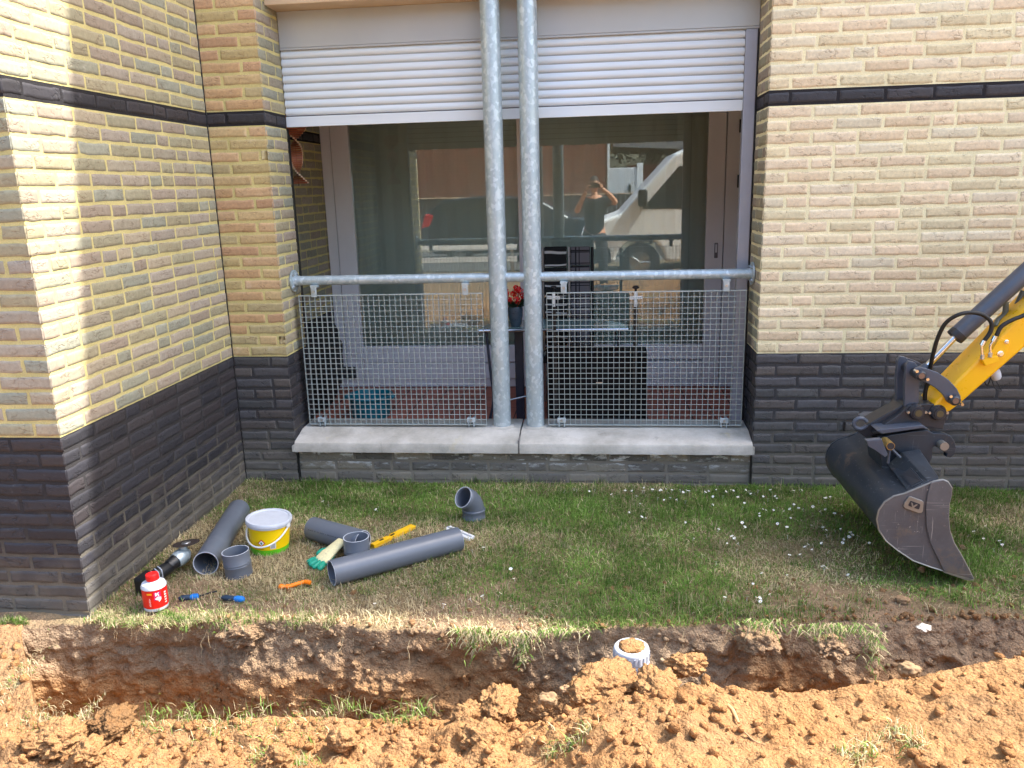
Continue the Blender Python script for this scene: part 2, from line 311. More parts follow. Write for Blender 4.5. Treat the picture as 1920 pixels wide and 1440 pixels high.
class MB:
    def __init__(s): s.v = []; s.f = []
    def add(s, vs, fs):
        b = len(s.v); s.v += [tuple(v) for v in vs]; s.f += [tuple(i+b for i in f) for f in fs]; return s
    def box(s, a, b):
        x0, y0, z0 = a; x1, y1, z1 = b
        return s.add([(x0, y0, z0), (x1, y0, z0), (x1, y1, z0), (x0, y1, z0), (x0, y0, z1), (x1, y0, z1), (x1, y1, z1), (x0, y1, z1)],
                     [(0, 3, 2, 1), (4, 5, 6, 7), (0, 1, 5, 4), (1, 2, 6, 5), (2, 3, 7, 6), (3, 0, 4, 7)])
    def obox(s, c, ax, half):
        c = Vector(c); A = [Vector(a).normalized()*h for a, h in zip(ax, half)]
        vs = [c+i*A[0]+j*A[1]+k*A[2] for k in (-1, 1) for i, j in ((-1, -1), (1, -1), (1, 1), (-1, 1))]
        return s.add(vs, [(0, 3, 2, 1), (4, 5, 6, 7), (0, 1, 5, 4), (1, 2, 6, 5), (2, 3, 7, 6), (3, 0, 4, 7)])
    def tube(s, pts, r, n=14, caps=True):
        pts = [Vector(p) for p in pts]; rs = r if isinstance(r, (list, tuple)) else [r]*len(pts)
        rings = []; up = None
        for i, p in enumerate(pts):
            t = (pts[min(i+1, len(pts)-1)]-pts[max(i-1, 0)]).normalized()
            if up is None: up = Vector((0, 0, 1)) if abs(t.z) < .9 else Vector((0, 1, 0))
            a = t.cross(up).normalized(); b = a.cross(t).normalized(); up = b
            rings.append([p+(a*math.cos(2*math.pi*k/n)+b*math.sin(2*math.pi*k/n))*rs[i] for k in range(n)])
        b0 = len(s.v); s.v += [tuple(v) for rg in rings for v in rg]
        for i in range(len(rings)-1):
            for k in range(n): s.f.append((b0+i*n+k, b0+i*n+(k+1) % n, b0+(i+1)*n+(k+1) % n, b0+(i+1)*n+k))
        if caps: s.f.append(tuple(b0+k for k in range(n))[::-1]); s.f.append(tuple(b0+(len(rings)-1)*n+k for k in range(n)))
        return s
    def hollow(s, p0, p1, ro, ri, n=40):
        """open pipe with a wall: outside, inside and both rims"""
        p0, p1 = Vector(p0), Vector(p1); t = (p1-p0).normalized(); up = Vector((0, 0, 1)) if abs(t.z) < .9 else Vector((0, 1, 0))
        a = t.cross(up).normalized(); b = a.cross(t); b0 = len(s.v)
        for p, r in ((p0, ro), (p1, ro), (p1, ri), (p0, ri)):
            s.v += [tuple(p+(a*math.cos(2*math.pi*k/n)+b*math.sin(2*math.pi*k/n))*r) for k in range(n)]
        for i in range(4):
            j = (i+1) % 4
            for k in range(n): s.f.append((b0+i*n+k, b0+i*n+(k+1) % n, b0+j*n+(k+1) % n, b0+j*n+k))
        return s
    def lathe(s, prof, c, axis=(0, 0, 1), n=40):
        c = Vector(c); t = Vector(axis).normalized(); up = Vector((0, 1, 0)) if abs(t.y) < .9 else Vector((1, 0, 0))
        a = t.cross(up).normalized(); b = t.cross(a); b0 = len(s.v)
        for r, h in prof:
            s.v += [tuple(c+t*h+(a*math.cos(2*math.pi*k/n)+b*math.sin(2*math.pi*k/n))*max(r, 1e-5)) for k in range(n)]
        for i in range(len(prof)-1):
            for k in range(n): s.f.append((b0+i*n+k, b0+i*n+(k+1) % n, b0+(i+1)*n+(k+1) % n, b0+(i+1)*n+k))
        return s
    def prism(s, pts, y0, y1, shift=(0, 0)):
        """outline given as (x, z) pairs, extruded along y"""
        n = len(pts); b0 = len(s.v)
        s.v += [(x, y0, z) for x, z in pts]+[(x+shift[0], y1, z+shift[1]) for x, z in pts]
        s.f.append(tuple(range(b0, b0+n))); s.f.append(tuple(range(b0+n, b0+2*n))[::-1])
        for i in range(n): j = (i+1) % n; s.f.append((b0+i, b0+n+i, b0+n+j, b0+j))
        return s
    def build(s, name, mat, parent=None, smooth=False, bevel=0., seg=2, org=None, angle=35):
        o = meshobj(name, s.v, s.f, mat, parent, smooth, org=org)
        bm = bmesh.new(); bm.from_mesh(o.data); bmesh.ops.recalc_face_normals(bm, faces=bm.faces); bm.to_mesh(o.data); bm.free()
        if smooth:
            o.data.set_sharp_from_angle(angle=R(angle))
        if bevel:
            b = o.modifiers.new('bevel', 'BEVEL'); b.width = bevel; b.segments = seg; b.limit_method = 'ANGLE'; b.angle_limit = R(30)
        return o
def circle(p0, p1, p2, t): return p0
def curve_pts(pts, n=8):
    """Catmull-Rom through pts"""
    pts = [Vector(p) for p in pts]; q = [pts[0]*2-pts[1]]+pts+[pts[-1]*2-pts[-2]]; out = []
    for i in range(1, len(q)-2):
        for k in range(n):
            t = k/n; a, b, c, d = q[i-1], q[i], q[i+1], q[i+2]
            out.append(.5*((2*b)+(c-a)*t+(2*a-5*b+4*c-d)*t*t+(3*b-a-3*c+d)*t**3))
    return out+[pts[-1]]

# ---------------------------------------------------------------- numpy noise
def _h(ix, iy, iz):
    h = (ix.astype(np.int64)*374761393+iy.astype(np.int64)*668265263+iz.astype(np.int64)*2147483647+911) & 0xffffffff
    h = ((h ^ (h >> 13))*1274126177) & 0xffffffff; h = h ^ (h >> 16)
    return (h & 0xffffff)/float(0xffffff)
def vn(x, y, z=0.):
    x, y, z = np.broadcast_arrays(np.asarray(x, float), y, z)
    i, j, k = np.floor(x), np.floor(y), np.floor(z); fx, fy, fz = x-i, y-j, z-k
    fx, fy, fz = [t*t*(3-2*t) for t in (fx, fy, fz)]; r = 0
    for a in (0, 1):
        for b in (0, 1):
            for c in (0, 1):
                r = r+_h(i+a, j+b, k+c)*(fx if a else 1-fx)*(fy if b else 1-fy)*(fz if c else 1-fz)
    return r*2-1
def fbm(x, y, z=0., o=4, g=.5):
    r = 0; a = 1.; t = 0
    for k in range(o):
        r = r+a*vn(np.asarray(x)*2**k+k*17.3, np.asarray(y)*2**k+k*9.1, np.asarray(z)*2**k+k*3.7); t += a; a *= g
    return r/t
def worley(x, y, seed=0):
    i, j = np.floor(x), np.floor(y); d1 = np.full(np.shape(x), 9.); idv = np.zeros(np.shape(x))
    for a in (-1, 0, 1):
        for b in (-1, 0, 1):
            ci, cj = i+a, j+b; px = ci+_h(ci, cj, ci*0+seed); py = cj+_h(ci, cj, ci*0+seed+5)
            d = np.hypot(px-x, py-y); m = d < d1; d1 = np.where(m, d, d1); idv = np.where(m, _h(ci, cj, ci*0+seed+9), idv)
    return d1, idv

# ================================================================ THE GROUND (one sheet to the horizon, with the trench dug in it)
yf_ = lambda x: np.interp(x, [-.22, -.1, .1, .3, .9, 1.3, 1.8, 2.2, 2.6, 3.2, 3.6, 5.2], [-1.63, -1.6, -1.57, -1.545, -1.53, -1.57, -1.55, -1.51, -1.45, -1.41, -1.36, -1.3])
yn_ = lambda x: np.interp(x, [-.22, -.1, .25, .9, 1.5, 2., 2.6, 3.6, 5.2], [-1.66, -1.79, -2.20, -2.16, -2.10, -2.1, -2.1, -2.05, -2.0])
dp_ = lambda x: np.interp(x, [-.215, -.18, -.02, 1., 2., 3., 3.6, 5.2, 5.5], [.0, .42, .62, .64, .60, .5, .45, .35, 0.])
lean_ = lambda x: np.interp(x, [-.2, .1, .5, .8, 1.1, 1.6, 2., 2.3, 2.8, 3.6, 5], [.10, .04, .05, .2, .16, .1, .16, .28, .2, .3, .3])
H_ = lambda x: np.interp(x, [-.5, .2, .9, 1.5, 1.62, 1.9, 2.0, 2.1, 2.32, 2.5, 2.7, 2.9, 3.1, 3.3, 4.5, 8], [.02, -.03, -.035, -.01, .035, .06, .12, .17, .21, .205, .22, .255, .30, .345, .42, 0.])
def lawn_z(x, y): return .012*fbm(x*3, y*3)+.006*fbm(x*14+5, y*14)
def sstep(t): t = np.clip(t, 0, 1); return t*t*(3-2*t)
def spoil_z(x, y):
    near = sstep((yn_(x)-y)/.12); out = sstep((y+5.5)/2.2)*sstep((9-np.abs(x))/3)
    cl = np.interp(x, [-.6, -.1, .3, 2.0, 2.5, 6], [.3, .35, 1., 1., .42, .42])
    d1, i1 = worley(x*9+.3*vn(x*14, y*14), y*11+.3*vn(x*14+4, y*14), 3); d2, i2 = worley(x*26+.4*vn(x*40, y*40), y*28, 7); d3, i3 = worley(x*60, y*60, 11)
    z = H_(x)*near+.022*fbm(x*2.2, y*2.2, 3)*near+.018*fbm(x*6, y*6, 1)
    z = z+cl*sstep((yn_(x)-y-.01)/.10)*(.080*np.clip(.62-d1, 0, 1)*(i1 > .5)+.020*np.clip(.6-d2, 0, 1)*(i2 > .25))+.010*np.clip(.55-d3, 0, 1)*(.35+.65*i3)+.007*fbm(x*40, y*40, 2)+.007*np.abs(fbm(x*22, y*26, 5, 3))+.004*vn(x*75, y*75, 8)
    return z*out
def soilcol(x, y, z, clay):
    n = fbm(x*4, y*4, z*6+2, 4)*.5+.5; n2 = fbm(x*15, y*15, z*18, 3)*.5+.5
    top = np.array(s2l((164, 140, 114))); top2 = np.array(s2l((134, 112, 90))); c1 = np.array(s2l((166, 120, 76))); c2 = np.array(s2l((176, 138, 98))); c3 = np.array(s2l((138, 98, 64)))
    n, n2, clay = n[..., None], n2[..., None], np.clip(clay, 0, 1)[..., None]
    T = top*(1-n2)+top2*n2; Cc = c1*(1-n2)+c2*n2; Cc = Cc*(.72+.28*n)+c3*(.28*(1-n))
    return T*(1-clay)+Cc*clay
def geo(a, b, n): return list(a*(b/a)**(np.arange(1, n+1)/n))
xs = np.array(sorted([-1.0-v for v in geo(.05, 120, 16)]+list(np.arange(-1.0, 4.9, .0085))+[4.9+v for v in geo(.05, 120, 18)]))
NR = []
for t in (-1., -.3, -.1, -.05): NR.append(('U', t))
for t in 1-(1-np.linspace(0, 1, 90))**1.5: NR.append(('A', t))
for t in np.linspace(0, 1, 66)[1:]: NR.append(('B', t))
for t in np.linspace(0, 1, 22)[1:-1]: NR.append(('C', t))
for t in np.linspace(0, 1, 16)[:-1]: NR.append(('D', t))
for t in np.linspace(0, 1, 150): NR.append(('E', t))
for t in geo(.05, 1., 16): NR.append(('F', t))
X = np.tile(xs, (len(NR), 1)); Y = np.zeros_like(X); Z = np.zeros_like(X); CO = np.zeros(X.shape+(3,))
edge_n = .022*fbm(xs*5, xs*0, 1.5, 3)+.012*fbm(xs*22, xs*0+3, 1., 2)
yf, yn, dp, le = yf_(xs)+edge_n*sstep(dp_(xs)/.3), yn_(xs), dp_(xs), lean_(xs); yend = -3.4
straw = np.array(s2l((164, 146, 108)))
for r, (k, t) in enumerate(NR):
    if k == 'U': Y[r] = -t*60 if t < -.2 else -t*10; Z[r] = -.03; CO[r] = s2l((120, 105, 80)); continue
    if k == 'F': y = yend-t*120+0*xs; Y[r] = y; Z[r] = spoil_z(xs, y); CO[r] = np.where((y > -5.6)[:, None], soilcol(xs, y, y*0, y*0+1.), np.array(s2l((112, 106, 88)))); continue
    if k == 'A':
        y = yf*t; z = lawn_z(xs, y); q = np.clip((t-.8)/.2, 0, 1)
        z = z+q*(.010*fbm(xs*12, y*12, 4)-.012*q)
        bare = sstep((fbm(xs*2.5, y*3.2, 7, 3)+(t-.78)*3)*1.6)
        CO[r] = soilcol(xs, y, z, y*0+.12)*bare[:, None]+straw*(.8+.35*fbm(xs*30, y*30)[:, None])*(1-bare[:, None])*.8; Y[r] = y; Z[r] = z
    if k == 'B':
        z = -dp*t; bulge = .055*fbm(xs*3.2, z*4, 5, 4)+.032*fbm(xs*11, z*13, 2, 4, .6)+.016*np.abs(fbm(xs*30, z*36, 9, 3))+.014*(worley(xs*24, z*26, 4)[0]-.4)-.022*sstep((fbm(xs*4+.0, z*16, 31, 4)-.05)*6)*(.5+.5*vn(xs*3, z*0, 8))-.012*np.exp(-((fbm(xs*6, z*9, 77, 3))/.03)**2)
        d1, i1 = worley(xs*7, z*10+3, 21); bulge = bulge-.06*np.clip(.5-d1, 0, 1)*(i1 > .5)
        y = yf-le*t-bulge*min(1, t*5)*sstep(dp/.3)+0; Y[r] = y; Z[r] = z+lawn_z(xs, yf)*(1-t)-.012*(1-t)
        cl = sstep((t-.20+.3*fbm(xs*2.5, z*6, 3, 3)+np.interp(xs, [.3, .6, 1.7, 2.], [0, .22, .25, 0]))*2.6)*.9
        CO[r] = soilcol(xs, y, z, cl)
    if k == 'C':
        y0 = yf-le; y1 = yn+.03; y = y0+(y1-y0)*t; Y[r] = y; Z[r] = -dp-.02*math.sin(math.pi*t)+.03*fbm(xs*7, y*9, 2)*sstep(dp/.3); CO[r] = soilcol(xs, y, Z[r], y*0+.8)
    if k == 'D':
        z = -dp*(1-t); y = yn+.03*(1-t)+.02*fbm(xs*9, z*9, 1)*sstep(dp/.3)*(1-t); Y[r] = y; Z[r] = z; CO[r] = soilcol(xs, y, z, y*0+.8)
    if k == 'E':
        y = yn+(yend-yn)*t**1.15; z = spoil_z(xs, y); Y[r] = y; Z[r] = z
        left = np.clip((.25-xs)/.3, 0, 1)*.3; pt_ = sstep((fbm(xs*3, y*5, 41, 3)-.18)*5)*.55; CO[r] = soilcol(xs, y, z, 1.-left)*(1-.35*pt_)[:, None]+np.array(s2l((120, 98, 76)))*(.35*pt_)[:, None]
nr, nc = X.shape
idx = np.arange(nr*nc).reshape(nr, nc); q = np.stack([idx[:-1, :-1], idx[1:, :-1], idx[1:, 1:], idx[:-1, 1:]], -1).reshape(-1, 4)
ground = meshobj('ground', np.stack([X, Y, Z], -1).reshape(-1, 3), q, MT['soil'], smooth=True, colors=CO.reshape(-1, 3)); tag(ground, kind='structure')
mb = MB().box((-60, -13.5, -.03), (60, -8.4, .025)); tag(mb.build('road', MT['asphalt']), kind='structure')

# ================================================================ BRICKWORK
YB = [(226, 207, 172), (229, 211, 179), (222, 205, 166), (225, 207, 170), (220, 205, 167), (229, 206, 172), (223, 200, 165), (222, 208, 177), (230, 212, 181), (226, 205, 173)]  # right wall: brick colours raised to hold its wider view of sky
YB_SHADED = [(160, 150, 130), (166, 154, 136), (157, 150, 124), (153, 150, 130), (162, 152, 124), (168, 155, 132), (158, 144, 127), (152, 151, 134), (163, 152, 137)]  # same brick with shade put into its colour, for left faces and reveals
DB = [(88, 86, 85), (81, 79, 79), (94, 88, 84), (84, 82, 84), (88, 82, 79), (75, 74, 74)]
BB = [(58, 56, 60), (64, 60, 62), (52, 50, 53)]
def brick_rows(O, U, N, L, z0, rows, hgt, pal, bm_, mm_, name, parent, seed, label=None, u0=0., first=0, full=.213, mz=(0., 0.)):
    """one stretch of facing brickwork: a rough mortar bed with every brick standing slightly proud of it"""
    rd = random.Random(seed); O, U, N = np.array(O, float), np.array(U, float), np.array(N, float); V = []; F = []; FM = []; C = []; nb = 0
    H = rows*hgt
    nu, nz = max(2, int(L/.02)), max(2, int(H/.015))
    uu, zz = np.meshgrid(np.linspace(0, L, nu+1), np.linspace(z0-mz[0], z0+H+mz[1], nz+1))
    off = -.0006+.0014*fbm(uu*60+seed, zz*60, seed, 2)
    off = off*(1-(uu < 1e-6))*(1-(uu > L-1e-6))
    pts = O+uu[..., None]*U+off[..., None]*N; pts[..., 2] = zz; V.append(pts.reshape(-1, 3)); k = np.arange(uu.size).reshape(uu.shape)
    F.append(np.stack([k[:-1, :-1], k[:-1, 1:], k[1:, 1:], k[1:, :-1]], -1).reshape(-1, 4)); FM.append(np.zeros(len(F[-1]), int)); C.append(np.ones((uu.size, 3))*.5); nb = uu.size
    jt = .0125
    for r in range(rows):
        zb, zt = z0+r*hgt+jt/2, z0+(r+1)*hgt-jt/2; x = -u0; seq = [(.1, full, .156)[(r+first) % 2 if rd.random() < .9 else 2]]; px = x
        while px < L+u0-1e-4:
            ln = seq.pop() if seq else (.1 if rd.random() < .16 else full+rd.uniform(-.006, .004))
            e = px+ln
            if e > L+u0-.05: e = L+u0
            if e-px > .025:
                nx, nz_ = max(3, int((e-px)/.016)), 4
                tu = np.concatenate([[0], [.0035/(e-px)], np.linspace(.06, .94, nx), [1-.0035/(e-px)], [1]]); tz = np.array([0, .07, .28, .5, .72, .93, 1])
                gu, gz = np.meshgrid(tu, tz); a = px+gu*(e-px); b = zb+gz*(zt-zb)
                wob = .0042*fbm(a*20+seed*3, b*0+r*7.7, 1., 2); a = a+.003*fbm(b*60+r, a*0+px*9, 2., 2)*(np.abs(gu-.5)*2)
                b = b+wob*(np.where(gz > .5, 1, 1))*(np.abs(gz-.5)*2)+rd.uniform(-.0012, .0012)
                bor = (gu < 1e-6) | (gu > 1-1e-6) | (gz < 1e-6) | (gz > 1-1e-6)
                prd = .0019+rd.uniform(-.0005, .0010); cr = .0030*fbm(a*28+seed, b*75, px*3+r, 3)+.0018*np.abs(fbm(a*60, b*120, r, 2))
                o_ = np.where(bor, -.0020, prd+cr*np.clip(np.minimum(gu, 1-gu)*9, 0, 1)*np.clip(np.minimum(gz, 1-gz)*4, .1, 1))
                if u0: o_ = np.where((gu < 1e-6) & (px < 0) | (gu > 1-1e-6) & (e > L), -.001, o_)
                pt = O+a[..., None]*U+o_[..., None]*N; pt[..., 2] = b; V.append(pt.reshape(-1, 3)); k = np.arange(a.size).reshape(a.shape)+nb
                F.append(np.stack([k[:-1, :-1], k[:-1, 1:], k[1:, 1:], k[1:, :-1]], -1).reshape(-1, 4)); FM.append(np.ones(len(F[-1]), int)); nb += a.size
                c = np.array(s2l(rd.choice(pal)))*rd.uniform(.91, 1.07); C.append(np.tile(c, (a.size, 1)))
            px = e+jt
    F = np.concatenate(F)
    if np.dot(np.cross(U, (0, 0, 1)), N) < 0: F = F[:, ::-1].copy()
    o = meshobj(name, np.concatenate(V), F, None, parent, smooth=True, colors=np.concatenate(C), mats=[mm_, bm_], fmat=np.concatenate(FM))
    if label: o['label'] = label
    return o
BLD = thing('apartment_building', (0, 0, 0), 'yellow brick apartment building with black brick base and a roller shutter over its recessed balcony', 'building')
RH = .0625
DB_SHADED = [(56, 55, 60), (50, 49, 54), (62, 58, 60), (53, 52, 58), (58, 53, 55), (46, 45, 50)]; MT['dmortar_shaded'] = mortar_mat('dark_mortar_shaded', (58, 56, 57), (118, 112, 100))  # plinth brick and mortar copies, colours darkened for the shaded left faces and reveals
def facing(O, U, N, L, seed, pal, mm, tops=2.9, u0=.004, zlow=0., left=True):
    r0 = int(round(zlow/RH)); o = []
    if zlow < .75: brick_rows(O, U, N, L, r0*RH-(.125 if zlow == 0 else 0), 12-r0+(2 if zlow == 0 else 0), RH, DB_SHADED if pal is YB_SHADED else DB, MT['dbrick'], MT['dmortar_shaded'] if pal is YB_SHADED else MT['dmortar'], 'plinth', BLD, seed, 'black brick base course, dusty grey near the ground', u0)
    brick_rows(O, U, N, L, max(.75, zlow), 20, RH, pal, MT['brick'], mm, 'wall', BLD, seed+1, None, u0)
    brick_rows(O, U, N, L, 2.006, 1, .0625, BB, MT['bandbrick'], MT['bmortar'], 'brick_band', BLD, seed+2, 'black brick band across the yellow wall', u0, mz=(.006, .006))
    n = int((tops-2.0745)/RH); brick_rows(O, U, N, L, 2.0745, n, RH, pal, MT['brick'], mm, 'wall', BLD, seed+3, None, u0)
XL, XR, RV = .3213, 2.9127, .30
facing((XR, 0, 0), (1, 0, 0), (0, -1, 0), 2.1, 11, YB, MT['mortar_skylit'])
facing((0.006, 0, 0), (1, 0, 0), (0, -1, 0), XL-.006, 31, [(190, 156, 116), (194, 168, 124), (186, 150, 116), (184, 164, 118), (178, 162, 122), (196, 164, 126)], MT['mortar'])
facing((0, -1.53, 0), (0, 1, 0), (1, 0, 0), 1.53, 51, YB_SHADED, MT['mortar'])
facing((0, -1.53, 0), (-1, 0, 0), (0, -1, 0), 1.35, 71, YB_SHADED, MT['mortar'])
facing((XL, 0, 0), (0, 1, 0), (1, 0, 0), RV, 91, YB_SHADED, MT['mortar'], 2.75, zlow=.1875)
facing((XR, 0, 0), (0, 1, 0), (-1, 0, 0), RV, 111, YB_SHADED, MT['mortar_skylit'], 2.75, zlow=.1875)
facing((0, .33, 0), (0, 1, 0), (1, 0, 0), 1.5, 131, YB_SHADED, MT['mortar'], 2.6, zlow=.125)
o = brick_rows((XL+.006, .022, 0), (1, 0, 0), (0, -1, 0), XR-XL-.012, -.125, 5, RH, [(140, 132, 120), (112, 106, 100), (98, 94, 90), (152, 142, 126)], MT['panelbrick'], mortar_mat('pale_plinth_mortar', (100, 96, 90), (138, 130, 118)), 'plinth', BLD, 151, 'worn grey brick panel under the concrete sill')
# solid parts behind the facings, upper storeys, flank walls
mb = MB()
mb.box((XR+.02, .012, -.3), (3.25, .33, 2.6)); mb.box((3.25, .012, -.3), (14, 8, 2.86)); mb.box((-9, -1.518, -.3), (-.012, 8, 2.86)); mb.box((.0, .012, -.3), (XL-.012, .33, 2.86))
mb.box((XL, .034, -.3), (XR, .30, .17)); mb.box((-.01, 5.4, .1), (3.3, 8, 2.86))
mb.build('wall_core', plain('inner_masonry', (200, 190, 170), .9), BLD)
mb = MB().box((XR+2.1, -.004, -.3), (14, .01, 2.86)); mb.box((-9, -1.534, -.3), (-1.35, -1.52, 2.86)); mb.box((-9, -1.53, 2.87), (0, 8, 8.1)); mb.box((0, 0, 2.87), (14, 8, 8.1)); mb.build('upper_wall', MT['upper'], BLD)
mb = MB().box((.002, -.100, 8.1), (14.2, 8.2, 8.3)); mb.box((-9.2, -1.56, 8.1), (0., 8.2, 8.3)); mb.build('roof', MT['roof'], BLD)
mb = MB().box((XL+.002, .133, 2.612), (1.5, .36, 2.868)); mb.box((1.504, .133, 2.612), (XR-.002, .36, 2.868)); mb.build('lintel', MT['lintel'], BLD, bevel=.004)
mb = MB().box((XL-.2, .362, 2.62), (3.3, 1.9, 2.86)); mb.box((XL-.33, .33, 2.62), (XL-.2, 1.9, 2.86)); mb.build('balcony_ceiling', plain('ceiling_paint', (226, 214, 196), .9), BLD)
mb = MB().box((0, .34, .0), (3.3, 1.93, .118)); mb.build('balcony_floor', MT['tile'], BLD)
mb = MB().box((.0, .30, .12), (3.25, .44, .16)); mb.build('kerb', MT['sill'], BLD)
mb = MB().tube([(.003, -.004, -.05), (.003, -.004, 2.9)], .0035, 6); mb.build('expansion_joint', MT['blackplastic'], BLD)
for x in (XL+.003, XR-.003): MB().box((x-.004, -.002, -.05), (x+.004, .03, .185)).build('expansion_joint', MT['blackplastic'], BLD)
MB().box((3.38, -.012, .375-.05), (3.39, .01, .375)).build('weep_hole', MT['blackplastic'], BLD)
MB().box((XR-.0, .301, .12), (3.2, .303, 2.62)).build('inner_return', plain('return_paint', (214, 208, 200)), BLD)
# concrete sill in two lengths with a mortar joint
for a, b, sd in ((XL+.006, 1.623, 1), (1.632, XR-.006, 2)):
    prof = [(-.034, .192), (-.034, .232), (-.028, .246), (-.012, .256), (.06, .272), (.11, .287), (.32, .293), (.32, .192)]
    n = 60; vs = []; fs = []
    ext = .012 if sd == 1 else -.004
    for i in range(n+1):
        x = a+(b-a)*i/n
        for j, (y, z) in enumerate(prof):
            dn = .0016*mn.noise(Vector((x*9, j*1.7, sd*3)))+.0012*mn.noise(Vector((x*40, j*2.7, sd)))
            vs.append((x, y+dn, z+dn))
    m = len(prof)
    for i in range(n):
        for j in range(m): k = (j+1) % m; fs.append((i*m+j, (i+1)*m+j, (i+1)*m+k, i*m+k))
    fs.append(tuple(range(m))); fs.append(tuple(n*m+j for j in range(m))[::-1])
    s = MB().add(vs, fs).build('window_sill', MT['sill'], BLD, smooth=True, angle=30)
    s['label'] = 'left length of the pale concrete sill, with yellow stains' if sd == 1 else 'right length of the pale concrete sill'
# little horns of the sill where it runs into the reveals
for x0, x1 in ((XL-.012, XL+.006), (XR-.006, XR+.004)):
    MB().prism([(x0, .192), (x1, .192), (x1, .238), (x0, .228)], -.034, -.007).build('sill_stop', MT['sill'], BLD, bevel=.004)
MB().box((1.623, -.026, .194), (1.632, .30, .266)).build('sill_joint', plain('joint_mortar', (120, 116, 112), .9), BLD)

# ---- roller shutter
yS = .30
sh = MB()
mbx = MB().prism([(XL+.004, 2.425), (XR-.004, 2.425), (XR-.004, 2.612), (XL+.004, 2.612)], yS-.004, yS+.06).build('shutter_box', MT['boxal'], BLD, bevel=.003)
n = 8; zt, zb = 2.412, 2.066; ph = (zt-zb)/n; sv = []; sf = []
for i in range(n):
    z0 = zb+i*ph
    prof = [(yS+.012, z0+.004), (yS+.006, z0+.006), (yS+.001, z0+.012), (yS-.001, z0+.020), (yS+.001, z0+.029), (yS+.006, z0+.036), (yS+.010, z0+ph-.0015), (yS+.016, z0+ph-.001), (yS+.016, z0+.004)]
    b0 = len(sv)
    for x in (XL+.004, XR-.075):
        sv += [(x, y, z) for y, z in prof]
    m = len(prof)
    for j in range(m): k = (j+1) % m; sf.append((b0+j, b0+m+j, b0+m+k, b0+k))
shut = MB().add(sv, sf).build('shutter_curtain', MT['shutter'], BLD, smooth=True, angle=50)
mb = MB()
for i in range(n): mb.box((XL+.004, yS+.0125, zb+i*ph-.003), (XR-.075, yS+.015, zb+i*ph+.0045))
b = mb.build('slat_joint', MT['slot'], shut)
mb = MB(); pitch = .0132; cnt = int((XR-.075-XL)/pitch)
for i in range(1, n+1):
    for k in range(cnt): x = XL+.006+k*pitch; mb.box((x, yS+.009, zb+i*ph-.002 if i < n else zb+i*ph-.002), (x+.0058, yS+.0122, zb+i*ph+.004))
mb.build('slat_bridge', MT['shutter'], shut)
MB().prism([(XL+.004, 2.008), (XR-.075, 2.008), (XR-.075, 2.064), (XL+.004, 2.064)], yS-.003, yS+.014).build('bottom_bar', MT['shutter'], BLD, bevel=.002)
MB().box((XL+.004, yS-.008, 2.413), (XR-.004, yS+.01, 2.4235)).build('shutter_lip', MT['boxal'], BLD, bevel=.002)
MB().box((XR-.073, yS-.006, .294), (XR-.012, yS+.04, 2.412)).build('guide_rail', MT['guide'], BLD, bevel=.003)
MB().box((XR-.0115, yS-.002, .294), (XR-.0, yS+.03, 2.412)).build('rubber_seal', MT['blackplastic'], BLD)
MB().box((XL+.0, yS-.002, .294), (XL+.004, yS+.03, 2.0)).build('guide_rail', MT['blackplastic'], BLD)

# ---- sliding door at the back of the balcony
YD = 1.80
door = MB()
fr = MB(); fr.box((.004, YD+.01, .12), (.080, YD+.09, 2.6)); fr.box((2.992, YD+.01, .12), (3.235, YD+.09, 2.6)); fr.box((.080, YD+.02, 2.42), (2.992, YD+.09, 2.6)); fr.box((.08, YD+.025, .12), (2.99, YD+.09, .186))
DO = fr.build('sliding_door', MT['frame'], BLD, bevel=.003)
lf = MB(); lf.box((.086, YD, .192), (.222, YD+.05, 2.415)); lf.box((2.861, YD, .192), (2.985, YD+.05, 2.415)); lf.box((1.484, YD, .19), (1.532, YD+.06, 2.415)); lf.box((.223, YD, 2.33), (2.86, YD+.045, 2.41))
lf.build('sash', MT['frame'], DO, bevel=.003)
pn = MB(); pn.box((.225, YD+.004, .322), (1.482, YD+.045, .455)); pn.box((.225, YD+.002, .192), (1.482, YD+.045, .312)); pn.box((1.534, YD+.004, .335), (2.859, YD+.045, .455)); pn.box((1.534, YD+.002, .192), (2.859, YD+.045, .325))
pn.build('bottom_panel', MT['frame'], DO, bevel=.003)
for a, b in ((.223, 1.483), (1.533, 2.860)):
    MB().box((a, YD+.022, .456), (b, YD+.030, 2.33)).build('glass_pane', MT['glass'], DO)
MB().prism([(2.925, 1.10), (2.95, 1.10), (2.95, 1.21), (2.925, 1.21)], YD-.006, YD+.002).build('handle_plate', plain('handle_grey', (120, 116, 120)), DO, bevel=.002)
MB().prism([(2.931, 1.14), (2.944, 1.14), (2.944, 1.20), (2.931, 1.20)], YD-.010, YD-.005).build('handle', MT['frame'], DO, bevel=.001)
for z in (1.60, 1.98): MB().tube([(3.08, YD-.002, z), (3.08, YD-.002, z+.09)], .009, 10).build('hinge', MT['blackplastic'], DO)
MB().box((.02, YD-.02, .20), (.155, YD-.002, .292)).build('floor_bracket', plain('dark_grey_bracket', (66, 68, 70), .5), DO, bevel=.004)
rm = MB(); rm.box((-.01, 1.9, .0), (3.3, 5.4, .11)); rm.box((-.01, 1.9, 2.62), (3.3, 5.4, 2.86)); rm.box((3.25, 1.89, .1), (3.3, 5.4, 2.62)); rm.box((-.011, 1.9, .1), (-.001, 5.4, 2.62)); rm.box((.0, 5.38, .1), (3.25, 5.4, 2.6))
rm.build('living_room', plain('room_paint', (120, 116, 104), .9), BLD)
cu = []; cf = []; n = 160
